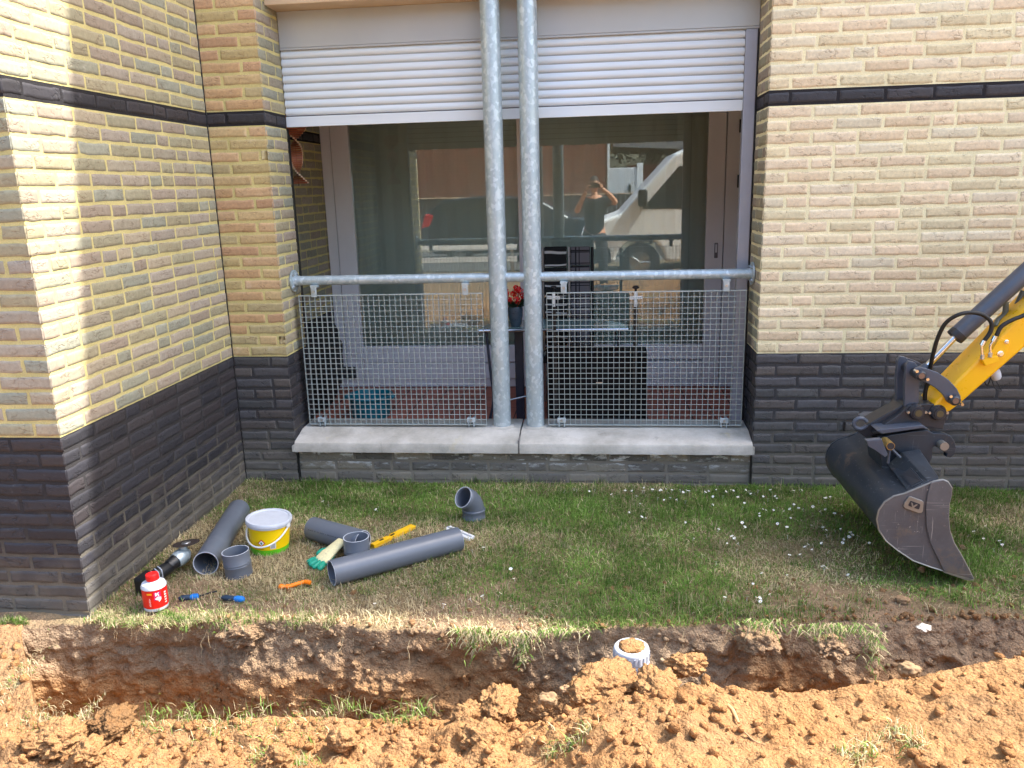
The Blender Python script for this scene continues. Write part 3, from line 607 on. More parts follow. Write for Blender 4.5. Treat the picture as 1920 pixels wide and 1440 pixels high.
for i in range(n+1):
    x = .05+3.1*i/n; y = 1.98+.006*math.sin(i*.9)+.003*math.sin(i*2.3)
    cu += [(x, y, .16), (x, y, 2.58)]
for i in range(n): cf.append((2*i, 2*i+2, 2*i+3, 2*i+1))
MB().add(cu, cf).build('curtain', MT['curtain'], BLD, smooth=True, angle=80)

# ================================================================ RAILING
RLy = .185
RA = thing('steel_railing', (1.62, RLy, .29), 'galvanised steel railing with two tall round posts and two wire mesh panels', 'railing')
xp = (1.513, 1.708)
for x, lab in zip(xp, ('left of the two tall galvanised posts', 'right of the two tall galvanised posts')):
    o = MB().tube([(x, RLy, .282), (x, RLy, 2.61)], .0515, 40).build('post', MT['galv'], RA, smooth=True); o['label'] = lab
    MB().lathe([(.075, .0), (.066, .006), (.053, .009)], (x, RLy, .288), n=36).build('mortar_collar', MT['sill'], RA, smooth=True)
zr = 1.156
MB().tube([(XL+.012, RLy, zr), (xp[0]-.075, RLy, zr)], .027, 28).build('handrail', MT['galv'], RA, smooth=True)
MB().tube([(xp[1]+.062, RLy, zr), (XR-.012, RLy, zr)], .027, 28).build('handrail', MT['galv'], RA, smooth=True)
for xa, xb, rr_ in ((xp[0]+.045, xp[1]-.045, .027), (xp[0]-.076, xp[0]-.04, .0255), (xp[1]+.04, xp[1]+.063, .0255)): MB().tube([(xa, RLy, zr), (xb, RLy, zr)], rr_, 28).build('rail_stub', MT['galv'], RA, smooth=True)
for x, s in ((XL, 1), (XR, -1)):
    f = MB().lathe([(.0, .0), (.062, 0.), (.062, .009), (.030, .010), (.0285, .03), (.0, .031)], (x+s*.006, RLy, zr), (s, 0, 0), 36).build('wall_flange', MT['galv'], RA, smooth=True)
    for dy, dz in ((-.034, .034), (.034, .034), (-.034, -.034), (.034, -.034)): MB().tube([(x+s*.014, RLy+dy, zr+dz), (x+s*.024, RLy+dy, zr+dz)], .008, 6).build('bolt', MT['steel'], f)
GY = .16
def grating(x0, x1, z0, z1, label):
    nx = round((x1-x0)/.0312); nz = round((z1-z0)/.0307); mb = MB()
    for i in range(nx+1):
        x = x0+(x1-x0)*i/nx; t = .0011
        mb.box((x-t, GY-.008, z0), (x+t, GY+.008, z1))
    for j in range(nz+1):
        z = z0+(z1-z0)*j/nz
        if j in (0, nz): mb.box((x0-.0013, GY-.0105, z-.0022), (x1+.0013, GY+.0105, z+.0022))
        else: mb.box((x0, GY-.0105, z-.0014), (x1, GY-.0075, z+.0014))
    o = mb.build('mesh_panel', MT['grate'], RA); o['label'] = label; return o
grating(.361, 1.424, .306, 1.072, 'left wire mesh panel'); grating(1.787, 2.872, .306, 1.068, 'right wire mesh panel')
for u in (588, 872, 1057, 1362):
    p = P(u, 543, 1, GY-.02); mb = MB().box((p.x-.016, GY-.022, 1.066), (p.x+.016, GY-.018, 1.122)); mb.box((p.x-.02, GY-.022, 1.12), (p.x+.02, RLy, 1.132)); c = mb.build('rail_clip', MT['galv'], RA, bevel=.001)
    MB().tube([(p.x, GY-.03, 1.098), (p.x, GY-.02, 1.098)], .008, 6).build('bolt', MT['steel'], c)
for u in (603, 883, 1053, 1358):
    p = P(u, 787, 1, GY-.02); mb = MB().box((p.x-.024, GY-.018, .322), (p.x+.024, GY-.013, .350)); mb.box((p.x-.018, GY-.012, .294), (p.x-.012, GY+.03, .35)); mb.box((p.x+.012, GY-.012, .294), (p.x+.018, GY+.03, .35)); c = mb.build('sill_clip', MT['galv'], RA, bevel=.001)
    MB().tube([(p.x, GY-.024, .336), (p.x, GY-.017, .336)], .008, 6).build('bolt', MT['steel'], c)

# ================================================================ THINGS ON THE BALCONY
FZ = .12
# table
tz = .765; a = P(898, 620, 2, tz); b = P(1178, 617, 2, tz); ya = (a.y+b.y)/2
TB = thing('garden_table', ((a.x+b.x)/2, ya+.2, FZ), 'glass topped patio table with thin metal rim standing behind the railing posts', 'table')
tl = []; xm = (a.x+b.x)/2; hw = (b.x-a.x)/2
for i in range(25):
    t = math.pi*i/24; tl.append((xm+hw*math.cos(t), ya+.42*math.sin(t)**.7))
tv = [(x, y, tz-.008) for x, y in tl]+[(x, y, tz+.004) for x, y in tl]; m = len(tl)
MB().add(tv, [tuple(range(m))[::-1], tuple(range(m, 2*m))]+[(i, (i+1) % m, m+(i+1) % m, m+i) for i in range(m)]).build('table_top', MT['tglass'], TB)
MB().tube([(a.x, ya-.006, tz), (b.x, ya-.006, tz)], .010, 12).build('rim', MT['chrome'], TB, smooth=True)
for u0, u1, k in ((912, 922, -1), (1162, 1150, 1)):
    p = P(u0, 640, 1, ya+.05)
    MB().tube(curve_pts([(p.x, ya+.05, tz-.01), (p.x-k*.02, ya+.04, .5), (p.x-k*.035, ya+.03, .3), (p.x+k*.005, ya+.02, FZ)]), .009, 8).build('leg', MT['darkmetal'], TB, smooth=True)
    MB().tube(curve_pts([(p.x-k*.025, ya+.07, tz-.01), (p.x-k*.05, ya+.07, .5), (p.x-k*.06, ya+.06, .3), (p.x-k*.02, ya+.05, FZ)]), .006, 8).build('leg', MT['darkmetal'], TB, smooth=True)
p = P(973, 640, 1, ya+.2); MB().box((p.x-.028, ya+.18, FZ), (p.x+.028, ya+.22, tz-.009)).build('centre_post', MT['darkmetal'], TB, bevel=.004)
p = P(955, 750, 1, ya+.1); q_ = P(990, 742, 1, ya+.1); MB().tube([p, q_], .006, 8).build('foot_rail', MT['steel'], TB, smooth=True)
# vase with red flowers
p = P(967, 612, 2, tz+.004); VS = thing('flower_vase', (p.x, p.y, tz+.005), 'dark blue grey vase of red flowers on the glass table between the two posts', 'vase')
MB().lathe([(0, 0), (.030, .0), (.036, .012), (.047, .07), (.049, .11), (.045, .13), (.041, .128), (.044, .10), (.0, .05)], (p.x, p.y, tz+.005), n=32).build('pot', MT['vase'], VS, smooth=True)
mb = MB(); rd = random.Random(3)
for i in range(34):
    an = rd.uniform(0, 6.28); r0 = rd.uniform(.01, .035); ln = rd.uniform(.05, .11); d = Vector((math.cos(an)*rd.uniform(.5, 1.1), math.sin(an)*.8, rd.uniform(.2, 1.))).normalized(); s0 = Vector((p.x+math.cos(an)*r0, p.y+math.sin(an)*r0, tz+.125)); sd = d.cross(Vector((0, 0, 1))).normalized()*.014
    mb.add([s0, s0+d*ln*.5+sd, s0+d*ln, s0+d*ln*.5-sd], [(0, 1, 2, 3)])
mb.build('leaves', MT['leaf'], VS)
for cx, cy, cz, rr in ((-.055, 0, .225, .025), (-.035, -.02, .175, .028), (.01, .0, .25, .028), (.03, .01, .235, .024), (.015, -.025, .185, .032), (-.01, .0, .215, .02), (.05, .02, .2, .026)):
    mb = MB()
    for i in range(26):
        v = Vector((rd.gauss(0, 1), rd.gauss(0, 1), rd.gauss(0, 1))).normalized()*rr*rd.uniform(.4, 1); c = Vector((p.x+cx, p.y+cy, tz+cz))+v
        n_ = v.normalized(); s1 = n_.orthogonal().normalized(); s2 = n_.cross(s1); k = .009
        mb.add([c+s1*k, c+s2*k+n_*.003, c-s1*k, c-s2*k+n_*.003], [(0, 1, 2, 3)])
    mb.tube([(p.x, p.y, tz+.11), (p.x+cx, p.y+cy, tz+cz)], .002, 5)
    mb.build('blossom', MT['flower'], VS)
MB().tube(curve_pts([(p.x-.047, p.y, tz+.12), (p.x-.07, p.y, tz+.105), (p.x-.065, p.y, tz+.085), (p.x-.047, p.y, tz+.075)]), .004, 8).build('handle', MT['blackplastic'], VS, smooth=True)
# storage box and the two uprights
bx0, bx1 = P(1024, 663, 1, .42).x, P(1213, 663, 1, .42).x; bzt = P(1120, 664, 1, .42).z
BX = thing('storage_box', ((bx0+bx1)/2, .5, FZ), 'dark brown storage box behind the right mesh panel', 'box')
mb = MB().box((bx0, .42, FZ+.01), (bx1, .66, bzt-.03))
mb.build('body', MT['darkwood'], BX, bevel=.006)
MB().box((bx0-.006, .412, bzt-.03), (bx1+.006, .668, bzt)).build('lid', MT['darkwood'], BX, bevel=.006)
mb = MB()
for i in range(9): z = FZ+.05+i*.05; mb.box((bx0+.05, .4165, z), (bx1-.1, .4205, z+.003))
mb.build('weave_line', MT['bag'], BX)
pp = P(1124, 718, 1, .418); MB().box((pp.x-.02, .412, pp.z-.004), (pp.x+.02, .4195, pp.z+.004)).build('badge', MT['palewood'], BX)
for u, lab in ((1038, 'left one of two black uprights with white cross plate and knob behind mesh panel'), (1192, 'right one of two black uprights with white cross plate and knob behind mesh panel')):
    pt = P(u, 545, 1, .385); t = thing('clamp_pole', (pt.x, .385, FZ), lab, 'pole', 'black clamp poles')
    MB().box((pt.x-.012, .379, FZ), (pt.x+.012, .391, pt.z-.03)).build('upright', MT['blackplastic'], t, bevel=.002)
    zc = P(u, 557, 1, .38).z
    pl = MB().box((pt.x-.009, .370, zc-.055), (pt.x+.009, .377, zc+.03)).build('bracket', MT['white'], t, bevel=.001)
    MB().obox((pt.x, .369, zc-.002), [(1, 0, -.04 if u < 1100 else .04), (0, 1, 0), (0, 0, 1)], (.036, .002, .009)).build('cross_plate', MT['white'], pl)
    for dx in (-.026, -.015, .015, .026): MB().tube([(pt.x+dx, .365, zc-.002), (pt.x+dx, .3675, zc-.002)], .0028, 8).build('screw', MT['blackplastic'], pl)
    MB().tube([(pt.x, .368, zc-.045), (pt.x, .3705, zc-.045)], .0028, 8).build('screw', MT['blackplastic'], pl)
    MB().lathe([(0, .038), (.012, .037), (.020, .030), (.020, .024), (.007, .018), (.006, 0), (0, 0)], (pt.x, .383, zc+.028), n=20).build('knob', MT['blackplastic'], t, smooth=True)
# two chairs with back cushions
def cushmat(name, kind):
    k = NT(name); c = k.coord()
    if kind == 'wave':
        w_ = k.n('TexWave', wave_type='BANDS', bands_direction='Z'); w_.inputs['Scale'].default_value = 4.2; w_.inputs['Distortion'].default_value = 9; w_.inputs['Detail'].default_value = 1; w_.inputs['Detail Scale'].default_value = .55
        k.l(c, w_.inputs[0]); k.base(k.mix(k.ramp(w_.outputs[1], [(.9, 0.), (.97, 1.)]), s2l((26, 26, 28)), s2l((190, 188, 186))))
    else:
        s = k.n('SeparateXYZ'); k.l(c, s.inputs[0]); f = None
        for i, (sc, o_) in enumerate(((13., .1), (9., .3))):
            for ax in (0, 2):
                fr_ = k.math('FRACT', k.math('ADD', k.math('MULTIPLY', s.outputs[ax], sc), o_)); t = k.math('LESS_THAN', fr_, .09)
                f = t if f is None else k.math('MAXIMUM', f, t)
        k.base(k.mix(f, s2l((116, 112, 116)), s2l((46, 44, 46))))
    k.set(rough=.95); k.bump(k.noise(200, 2), .3, .001); return k.m
for u0, u1, kind, lab in ((1017, 1064, 'wave', 'garden chair with a black cushion of thin white waves behind the table'), (1066, 1108, 'plaid', 'garden chair with a grey plaid back cushion behind the table')):
    Yc = 1.32 if kind == 'wave' else 1.42; a, b = P(u0, 462, 1, Yc), P(u1, 462, 1, Yc)
    CH = thing('garden_chair', ((a.x+b.x)/2, Yc, FZ), lab, 'chair')
    zt = a.z; xw0, xw1 = a.x, b.x
    V = []; nn = 12
    cb = MB(); pr = [(Yc, .55), (Yc-.02, .75), (Yc-.005, .9), (Yc+.015, 1.1), (Yc+.03, zt)]
    for (y0, z0), (y1, z1) in zip(pr[:-1], pr[1:]): cb.prism([(xw0+.012, z0), (xw1-.006, z0), (xw1-.006, z1-.004), (xw0+.012, z1-.004)], y0-.03, y0+.02)
    cb.build('back_cushion', cushmat('cushion_'+kind, kind), CH, bevel=.008, seg=3)
    MB().box((xw0+.01, Yc-.40, .50), (xw1+.02, Yc-.03, .55)).build('seat_cushion', cushmat('seat_'+kind, kind), CH, bevel=.015, seg=3)
    for x in (xw0, xw1+.008):
        MB().tube(curve_pts([(x, Yc+.045, zt-.01), (x, Yc+.03, 1.0), (x, Yc+.01, .75), (x, Yc+.015, .5), (x, Yc+.05, FZ)]), .010, 10).build('frame', MT['steel'] if kind == 'wave' else MT['blackplastic'], CH, smooth=True)
        MB().tube([(x, Yc-.02, .5), (x, Yc-.38, .5), (x, Yc-.36, FZ)], .010, 10).build('leg', MT['darkmetal'], CH, smooth=True)
# teal tub
a, b = P(652, 746, 1, .98), P(736, 746, 1, .98); c0 = Vector(((a.x+b.x)/2, .98, FZ)); rr = (b.x-a.x)/2
TU = thing('plastic_tub', c0, 'teal plastic tub on the red tiled balcony floor behind the left mesh panel', 'tub')
MB().lathe([(0, .0), (rr*.80, 0), (rr*.93, .135), (rr*1.0, .142), (rr*1.02, .150), (rr*1.0, .157), (rr*.94, .156), (rr*.90, .15), (rr*.77, .01), (0, .01)], c0, n=44).build('body', MT['teal'], TU, smooth=True)
for s in (-1, 1): MB().prism([(c0.x+s*rr*.96, FZ+.125), (c0.x+s*rr*1.12, FZ+.135), (c0.x+s*rr*1.12, FZ+.15), (c0.x+s*rr*.96, FZ+.15)], .94, 1.02).build('handle', MT['teal'], TU, bevel=.004)
# covered bundle in the corner
bm = bmesh.new(); bmesh.ops.create_icosphere(bm, subdivisions=4, radius=1)
for v in bm.verts:
    c = v.co.copy(); z = c.z; wz = .5+.5*(-z if z < .6 else -.6); n_ = mn.fractal(c*2.2, .5, 2, 4)*.18+mn.noise(c*7)*.04
    v.co = Vector((.095+c.x*(.085+.03*n_), 1.2+c.y*(.40-.12*max(0, z))*(1+n_), .45+z*.335*(1+n_*.3)+(.05*c.y if z > 0 else 0)))
    v.co.x = max(.012, v.co.x); v.co.z = max(FZ+.003, v.co.z)
me = bpy.data.meshes.new('cover_bag'); bm.to_mesh(me); bm.free(); me.materials.append(MT['bag']); me.polygons.foreach_set('use_smooth', [True]*len(me.polygons))
o = bpy.data.objects.new('cover_bag', me); col.objects.link(o); tag(o, 'black fabric cover bag leaning in the left corner of the balcony', 'bag')
# wooden hanging mobile: a twisted stack of slats
p0 = P(556, 300, 1, .62); MO = thing('hanging_mobile', (p0.x, .62, 2.3), 'twisted wooden slat mobile hanging at the left end of the balcony below the shutter', 'mobile')
mb = MB(); mb2 = MB()
for i in range(36):
    z = 2.12-i*.0118; an = i*.19+2.5; L = .055+.02*math.sin(i*.2); d = Vector((math.cos(an), math.sin(an), 0)); s_ = Vector((-d.y, d.x, 0)); c = Vector((p0.x, .62, z))
    mb.obox(c, (d, s_, (0, 0, 1)), (L, .005, .0045)); 
    for k in (-1, 1): mb2.obox(c+d*k*(L+.002), (d, s_, (0, 0, 1)), (.0025, .0052, .0048))
sl_ = mb.build('slats', MT['wood'], MO); mb2.build('slat_ends', MT['palewood'], MO)
MB().tube([(p0.x, .62, 1.69), (p0.x, .62, 2.62)], .0015, 6).build('cord', MT['blackplastic'], MO)

def skin_obj(name, nodes, edges, mat, parent, sub=2, flat=None):
    me = bpy.data.meshes.new(name); o0 = ORG[parent.name] if parent else Vector((0, 0, 0))
    me.from_pydata([tuple(Vector(n_[0])-o0) for n_ in nodes], edges, []); me.materials.append(mat); o = bpy.data.objects.new(name, me); col.objects.link(o)
    if parent: o.parent = parent
    sk = o.modifiers.new('skin', 'SKIN'); sk.use_smooth_shade = True
    if not me.skin_vertices: me.attributes  # layer is made by the modifier
    for i, n_ in enumerate(nodes):
        rr_ = n_[1]; d_ = me.skin_vertices[0].data[i]; d_.radius = rr_ if isinstance(rr_, tuple) else (rr_, rr_); d_.use_root = (i == 0)
    if sub: s_2 = o.modifiers.new('sub', 'SUBSURF'); s_2.levels = sub; s_2.render_levels = sub
    ORG[o.name] = o0; return o

# ================================================================ PIPES, BUCKET AND TOOLS ON THE LAWN
PR = .0555
def pipe(name, p0, p1, label, print_=False, cut=True):
    p0, p1 = Vector(p0), Vector(p1); t = thing(name, ((p0+p1)/2-Vector((0, 0, PR))), label, 'pipe')
    body = MB().hollow(p0, p1, PR, PR-.004, 56).build('tube', MT['pvc'], t, smooth=True)
    d = (p1-p0).normalized()
    for e, s in ((p0, -1), (p1, 1)): MB().hollow(e-d*s*.0006, e+d*s*.0008, PR-.0002, PR-.0038, 56).build('cut_end', MT['pvcedge'], body)
    if print_:
        sd = d.cross(Vector((0, 0, 1))).normalized();  sd = sd if sd.y < 0 else -sd; mb = MB(); rd = random.Random(5); L = (p1-p0).length; x = .03
        nrm = (sd*.94+Vector((0, 0, .34))).normalized(); tng = d.cross(nrm)
        while x < L-.04:
            wd = rd.choice((.004, .006, .009)); mb.obox(p0+d*x+nrm*(PR+.0002), (d, tng, nrm), (wd/2, .0026, .0004)); x += wd+rd.choice((.002, .003, .008))
        mb.build('printed_line', MT['pvcprint'], body)
    return t
g = lambda u, v, z=0.: P(u, v, 2, z)
# pipe A (beside the side wall)
a = g(386, 1058, PR); b = g(448, 957, PR); pipe('drain_pipe', (a.x, a.y, PR+.004), (b.x, b.y, PR+.004), 'grey plastic drain pipe lying along the black brick side wall beside the yellow bucket')
a = g(590, 992, PR); b = g(678, 1018, PR); pipe('drain_pipe', (a.x-.01, a.y, PR+.004), (b.x+.005, b.y, PR+.004), 'short grey drain pipe with a printed line lying behind the upright coupling', True)
a = g(622, 1076, PR); b = g(860, 1012, PR); pipe('drain_pipe', (a.x, a.y, PR+.004), (b.x, b.y, PR+.004), 'longest grey drain pipe, lying in front of the glove and spirit level', False)
def coupling(u, v, h, label, tilt=0):
    p = g(u, v); t = thing('pipe_coupling', (p.x, p.y, 0), label, 'coupling'); r = .0585; ax = Vector((tilt, 0, 1)).normalized()
    MB().lathe([(r-.004, .0), (r, .0), (r, h*.44), (r+.0012, h*.455), (r, h*.47), (r, h*.53), (r+.0012, h*.545), (r, h*.56), (r, h), (r-.0035, h+.0005), (r-.0045, h-.003), (r-.0045, h*.52), (r-.009, h*.51), (r-.009, h*.47), (r-.0045, h*.46), (r-.0045, 0)], (p.x, p.y, .004), ax, 56).build('sleeve', MT['pvc'], t, smooth=True, angle=60)
    MB().hollow(Vector((p.x, p.y, .004))+ax*(h-.001), Vector((p.x, p.y, .004))+ax*(h+.0012), r-.0002, r-.0036, 56).build('rim', MT['pvcedge'], t, smooth=True)
    return t
coupling(449, 1078, .112, 'upright grey pipe coupling standing on the grass in front of the yellow bucket', -.06)
coupling(671, 1052, .115, 'upright grey pipe coupling standing between the glove and the spirit level')
# elbow
p = g(889, 972); EL = thing('pipe_elbow', (p.x, p.y, 0), 'grey plastic pipe elbow standing upright on the grass near the wall', 'pipe elbow')
r = .056; up = Vector((0, 0, 1)); dr = Vector((-.55, -.55, .62)).normalized(); base = Vector((p.x, p.y, .050))
cv = [Vector((p.x, p.y, .003)), Vector((p.x, p.y, .03)), base, base+Vector((-.003, -.003, .02)), base+Vector((-.009, -.010, .040)), base+Vector((-.019, -.022, .059)), base+Vector((-.032, -.038, .075)), base+Vector((-.043, -.051, .086))]
o = MB().tube(cv, r-.001, 56, caps=False).build('bend', MT['pvc'], EL, smooth=True)
sm = o.modifiers.new('solid', 'SOLIDIFY'); sm.thickness = .004; sm.offset = -1
MB().lathe([(r, .0), (r+.004, .002), (r+.004, .008), (r+.0015, .012), (r+.0015, .036), (r+.004, .040), (r+.004, .048), (r, .051)], (p.x, p.y, .004), n=56).build('socket', MT['pvc'], EL, smooth=True, angle=50)
dd = (cv[-1]-cv[-2]).normalized(); MB().hollow(cv[-1]-dd*.001, cv[-1]+dd*.0015, r-.0012, r-.0048, 56).build('cut_end', MT['pvcedge'], EL, smooth=True)
# yellow bucket
p = g(507, 1029); BK = thing('bucket', (p.x, p.y, 0), 'yellow and green bucket with a white lid and hanging white handle', 'bucket')
r0, r1, h = .087, .097, .150; ax = Vector((.05, 0, 1)).normalized(); c0 = Vector((p.x, p.y, .003)); wall = lambda t: r0+(r1-r0)*t
MB().lathe([(0, 0), (r0, 0), (wall(.2), h*.2)], c0, ax, 56).build('green_base', MT['greenlab'], BK, smooth=True)
MB().lathe([(wall(.2), h*.2), (wall(.9), h*.9), (wall(.9), h)], c0, ax, 56).build('body', MT['yellowlab'], BK, smooth=True)
MB().lathe([(r1-.002, h*.90), (r1+.006, h*.90), (r1+.007, h*.96), (r1+.010, h*.97), (r1+.010, h*1.04), (r1+.007, h*1.075), (r1-.002, h*1.075), (r1-.006, h*1.045), (0, h*1.045)], c0, ax, 56).build('lid', MT['dirtywhite'], BK, smooth=True)
vd = (Vector(CAM)-c0); vd.z = 0; vd.normalize(); sd = Vector((-vd.y, vd.x, 0))
hp = []
for i in range(21):
    t = math.pi*i/20; hp.append(c0+ax*(h*.84-math.sin(t)*.075)+sd*(-(r1+.008)*math.cos(t))*1.0*(.98)-Vector((0, 0, 0))+vd*(math.sin(t)*(r1+.004)))
hp = [c0+Matrix.Rotation(R(-32), 3, 'Z') @ (q-c0) for q in hp]
MB().tube(hp, .0042, 10).build('handle', MT['white'], BK, smooth=True)
for e in (hp[0], hp[-1]): MB().obox(e, ((e-c0).normalized(), (0, 0, 1), (e-c0).cross(Vector((0, 0, 1)))), (.006, .011, .014)).build('handle_lug', MT['white'], BK, bevel=.003)
def patch(center, ax_, ang, hgt, w_, hh, rad, mat, name, parent, rot=0, lift=.0006, n=6, poly=None):
    """a flat printed patch wrapped on a round wall; poly gives points in the patch's own (-1..1) square"""
    base = math.atan2(vd.y, vd.x)+ang; vs = []; poly = poly or [(-1, -1), (1, -1), (1, 1), (-1, 1)]
    pts = []
    for i in range(len(poly)):
        a_, b_ = poly[i], poly[(i+1) % len(poly)]
        for k in range(n): pts.append((a_[0]+(b_[0]-a_[0])*k/n, a_[1]+(b_[1]-a_[1])*k/n))
    cx_, cz_ = sum(q[0] for q in pts)/len(pts), sum(q[1] for q in pts)/len(pts)
    for q in pts+[(cx_, cz_)]:
        x_, z_ = q[0]*w_/2, q[1]*hh/2; x_, z_ = x_*math.cos(rot)-z_*math.sin(rot), x_*math.sin(rot)+z_*math.cos(rot)
        al = base+x_/rad(hgt+z_); rr_ = rad(hgt+z_)+lift; vs.append(Vector(center)+Vector(ax_)*(hgt+z_)+Vector((math.cos(al)*rr_, math.sin(al)*rr_, 0)))
    m_ = len(pts); return MB().add(vs, [(i, (i+1) % m_, m_) for i in range(m_)]).build(name, mat, parent)
wr = lambda z: wall(z/h)
patch(c0, ax, -.45, .068, .026, .026, wr, MT['redcap'], 'hazard_symbol', BK, R(45)); patch(c0, ax, -.45, .068, .019, .019, wr, MT['white'], 'hazard_symbol', BK, R(45), .0012)
patch(c0, ax, -.45, .067, .007, .011, wr, plain('symbol_ink', (60, 110, 120)), 'hazard_symbol', BK, R(20), .0018)
patch(c0, ax, .12, .048, .026, .028, wr, MT['white'], 'info_label', BK)
for i in range(7): patch(c0, ax, .12, .038+i*.0033, .020, .0012, wr, MT['navy'], 'printed_line', BK, 0, .0013, 3)
for i in range(9): patch(c0, ax, -.62, .036+i*.0045, .05-.004*(i % 3), .0010, wr, plain('ink_'+str(i), (150, 120, 20)), 'printed_line', BK, 0, .0011, 6)
# red glue can
p = g(294, 1138); RC = thing('glue_can', (p.x, p.y, 0), 'red and white glue can with a red screw cap beside the brick corner', 'can')
c0 = Vector((p.x, p.y, .002)); r = .048; h = .112; ax = Vector((0, 0, 1)); s_ = .92
MB().lathe([(0, 0), (r*.96, 0), (r, .004), (r, .014)], c0, ax, 48).build('base', MT['dirtywhite'], RC, smooth=True)
MB().lathe([(r, .014), (r+.0006, .014), (r+.0006, h*.83), (r, h*.83)], c0, ax, 48).build('label', MT['redlab'], RC, smooth=True)
MB().lathe([(r, h*.83), (r+.0015, h*.84), (r+.0015, h*.90), (r*.93, h*.99), (r*.5, h*1.07), (r*.46, h*1.12), (0, h*1.12)], c0, ax, 48).build('shoulder', MT['dirtywhite'], RC, smooth=True)
cap = MB().lathe([(r*.50, 0), (r*.50, .024), (r*.47, .027), (0, .027)], c0+ax*(h*1.09), Vector((-.08, 0, 1)), 40).build('cap', MT['redcap'], RC, smooth=True)
mb = MB()
for i in range(32): t = i/32*6.283; q = c0+ax*(h*1.09)+Vector((math.cos(t)*r*.50, math.sin(t)*r*.50, .002)); mb.tube([q, q+Vector((-.0016, 0, .021))], .0012, 5)
mb.build('cap_rib', MT['redcap'], cap)
rc = lambda z: r+.0006
patch(c0, ax, .30, .068, .026, .036, rc, plain('magenta_panel', (200, 30, 96)), 'logo_panel', RC)
patch(c0, ax, .30, .076, .016, .014, rc, MT['white'], 'logo_letter', RC, 0, .0014, 3, [(-1, -1), (-.45, -1), (-.45, -.2), (-.2, 0), (.4, -1), (1, -1), (.25, .15), (1, 1), (.4, 1), (-.2, .3), (-.45, .1), (-.45, 1), (-1, 1)])
patch(c0, ax, .34, .054, .024, .026, rc, MT['white'], 'logo_arrow', RC, 0, .0014, 3, [(-1, .3), (-.1, .9), (1, .5), (.9, -.3), (.1, -1), (.2, -.3), (-.4, -.2), (-.6, -.1)])
patch(c0, ax, -.32, .080, .020, .008, rc, plain('orange_panel', (240, 160, 20)), 'label_panel', RC, 0, .0012)
mb = []
for i, wd in enumerate((.7, .9, .6, .9, .8, .5)): patch(c0, ax, -.32, .028+i*.0062, .0085*wd, .0042, rc, plain('pale_print', (240, 180, 170)), 'label_lettering', RC, 0, .0012, 3, [(-1, -1), (1, -1), (1, -.4), (-.3, -.4), (-.3, .4), (1, .4), (1, 1), (-1, 1)])
for i in range(5): patch(c0, ax, 1.0, .03+i*.011, .012, .006, rc, plain('white_print', (238, 200, 190)), 'label_symbol', RC, 0, .0012, 3)
# angle grinder
a = g(288, 1095); d0 = P(349, 1019, 2, .12)
GR = thing('angle_grinder', (.10, -1.05, 0), 'angle grinder with a worn cutting disc on top lying by the black brick wall', 'grinder')
hd = P(345, 1040, 2, .075); tl_ = P(285, 1085, 2, .045); mid = P(318, 1062, 2, .055)
axis = (hd-tl_).normalized()
MB().tube([tl_, tl_+axis*.03, mid, hd-axis*.09, hd-axis*.05], [.028, .031, .027, .026, .031], 20).build('motor_housing', MT['black'], GR, smooth=True)
MB().tube([hd-axis*.052, hd-axis*.03, hd, hd+axis*.025], [.033, .037, .036, .018], 20).build('gear_head', MT['alu'], GR, smooth=True)
MB().tube([hd, hd+Vector((0, 0, .045))], [.022, .016], 20).build('spindle_collar', MT['alu'], GR, smooth=True)
dsc = MB().lathe([(.008, 0), (.0585, .0), (.0585, .0025), (.008, .0025)], d0, Vector((-.10, .12, 1)), 48).build('cutting_disc', plain('disc_brown', (52, 42, 38), .7, scale=60), GR, smooth=True, angle=30)
MB().lathe([(0, .007), (.018, .006), (.021, .003), (.021, .0)], d0, Vector((-.10, .12, 1)), 32).build('clamp_nut', MT['steel'], dsc, smooth=True)
mb = MB(); q = tl_-axis*.0+Vector((0, 0, 0)); sdv = axis.cross(Vector((0, 0, 1))).normalized()
mb.obox(tl_-axis*.03, (axis, sdv, (0, 0, 1)), (.036, .037, .036)); mb.build('battery', MT['black'], GR, bevel=.01, seg=3)
mb = MB()
for k in (-.008, .012, .03): mb.tube(curve_pts([tl_+axis*k+sdv*.03+Vector((0, 0, -.01)), tl_+axis*(k+.004)+sdv*.025+Vector((0, 0, .022)), tl_+axis*(k+.008)+Vector((0, 0, .034))]), .0028, 6)
mb.build('grip_stripe', MT['palepvc'], GR, smooth=True)
# screwdriver and hex key tool
def handle_tool(name, u0, v0, u1, v1, lab, shaft=None, hook=None):
    a, b = g(u0, v0, .014), g(u1, v1, .014); d = (b-a).normalized(); L = (b-a).length; t = thing(name, (a+b)/2-Vector((0, 0, .014)), lab, 'hand tool')
    MB().tube([a, a+d*.15*L, a+d*.5*L, a+d*.58*L], [.006, .012, .012, .010], 14).build('grip', MT['navy'], t, smooth=True)
    MB().tube([a+d*.58*L, a+d*.7*L, a+d*.92*L, b], [.010, .0135, .013, .007], 14).build('grip_end', MT['blue'], t, smooth=True)
    if hook: MB().tube([a, a-d*.014, P(*hook[0], 2, .05)], .0028, 8).build('blade', MT['chrome'], t, smooth=True)
    if shaft: MB().tube([b, P(*shaft[0], 2, .02), P(*shaft[1], 2, .02)], .0035, 8).build('blade', MT['blackplastic'], t, smooth=True)
handle_tool('screwdriver', 335, 1122, 373, 1118, 'blue handled screwdriver with a dark shaft beside the red glue can', shaft=((392, 1112), (408, 1108)))
handle_tool('scraper', 416, 1120, 458, 1124, 'blue handled scraper with a bent chrome tip lying right of the screwdriver', hook=((408, 1103),))
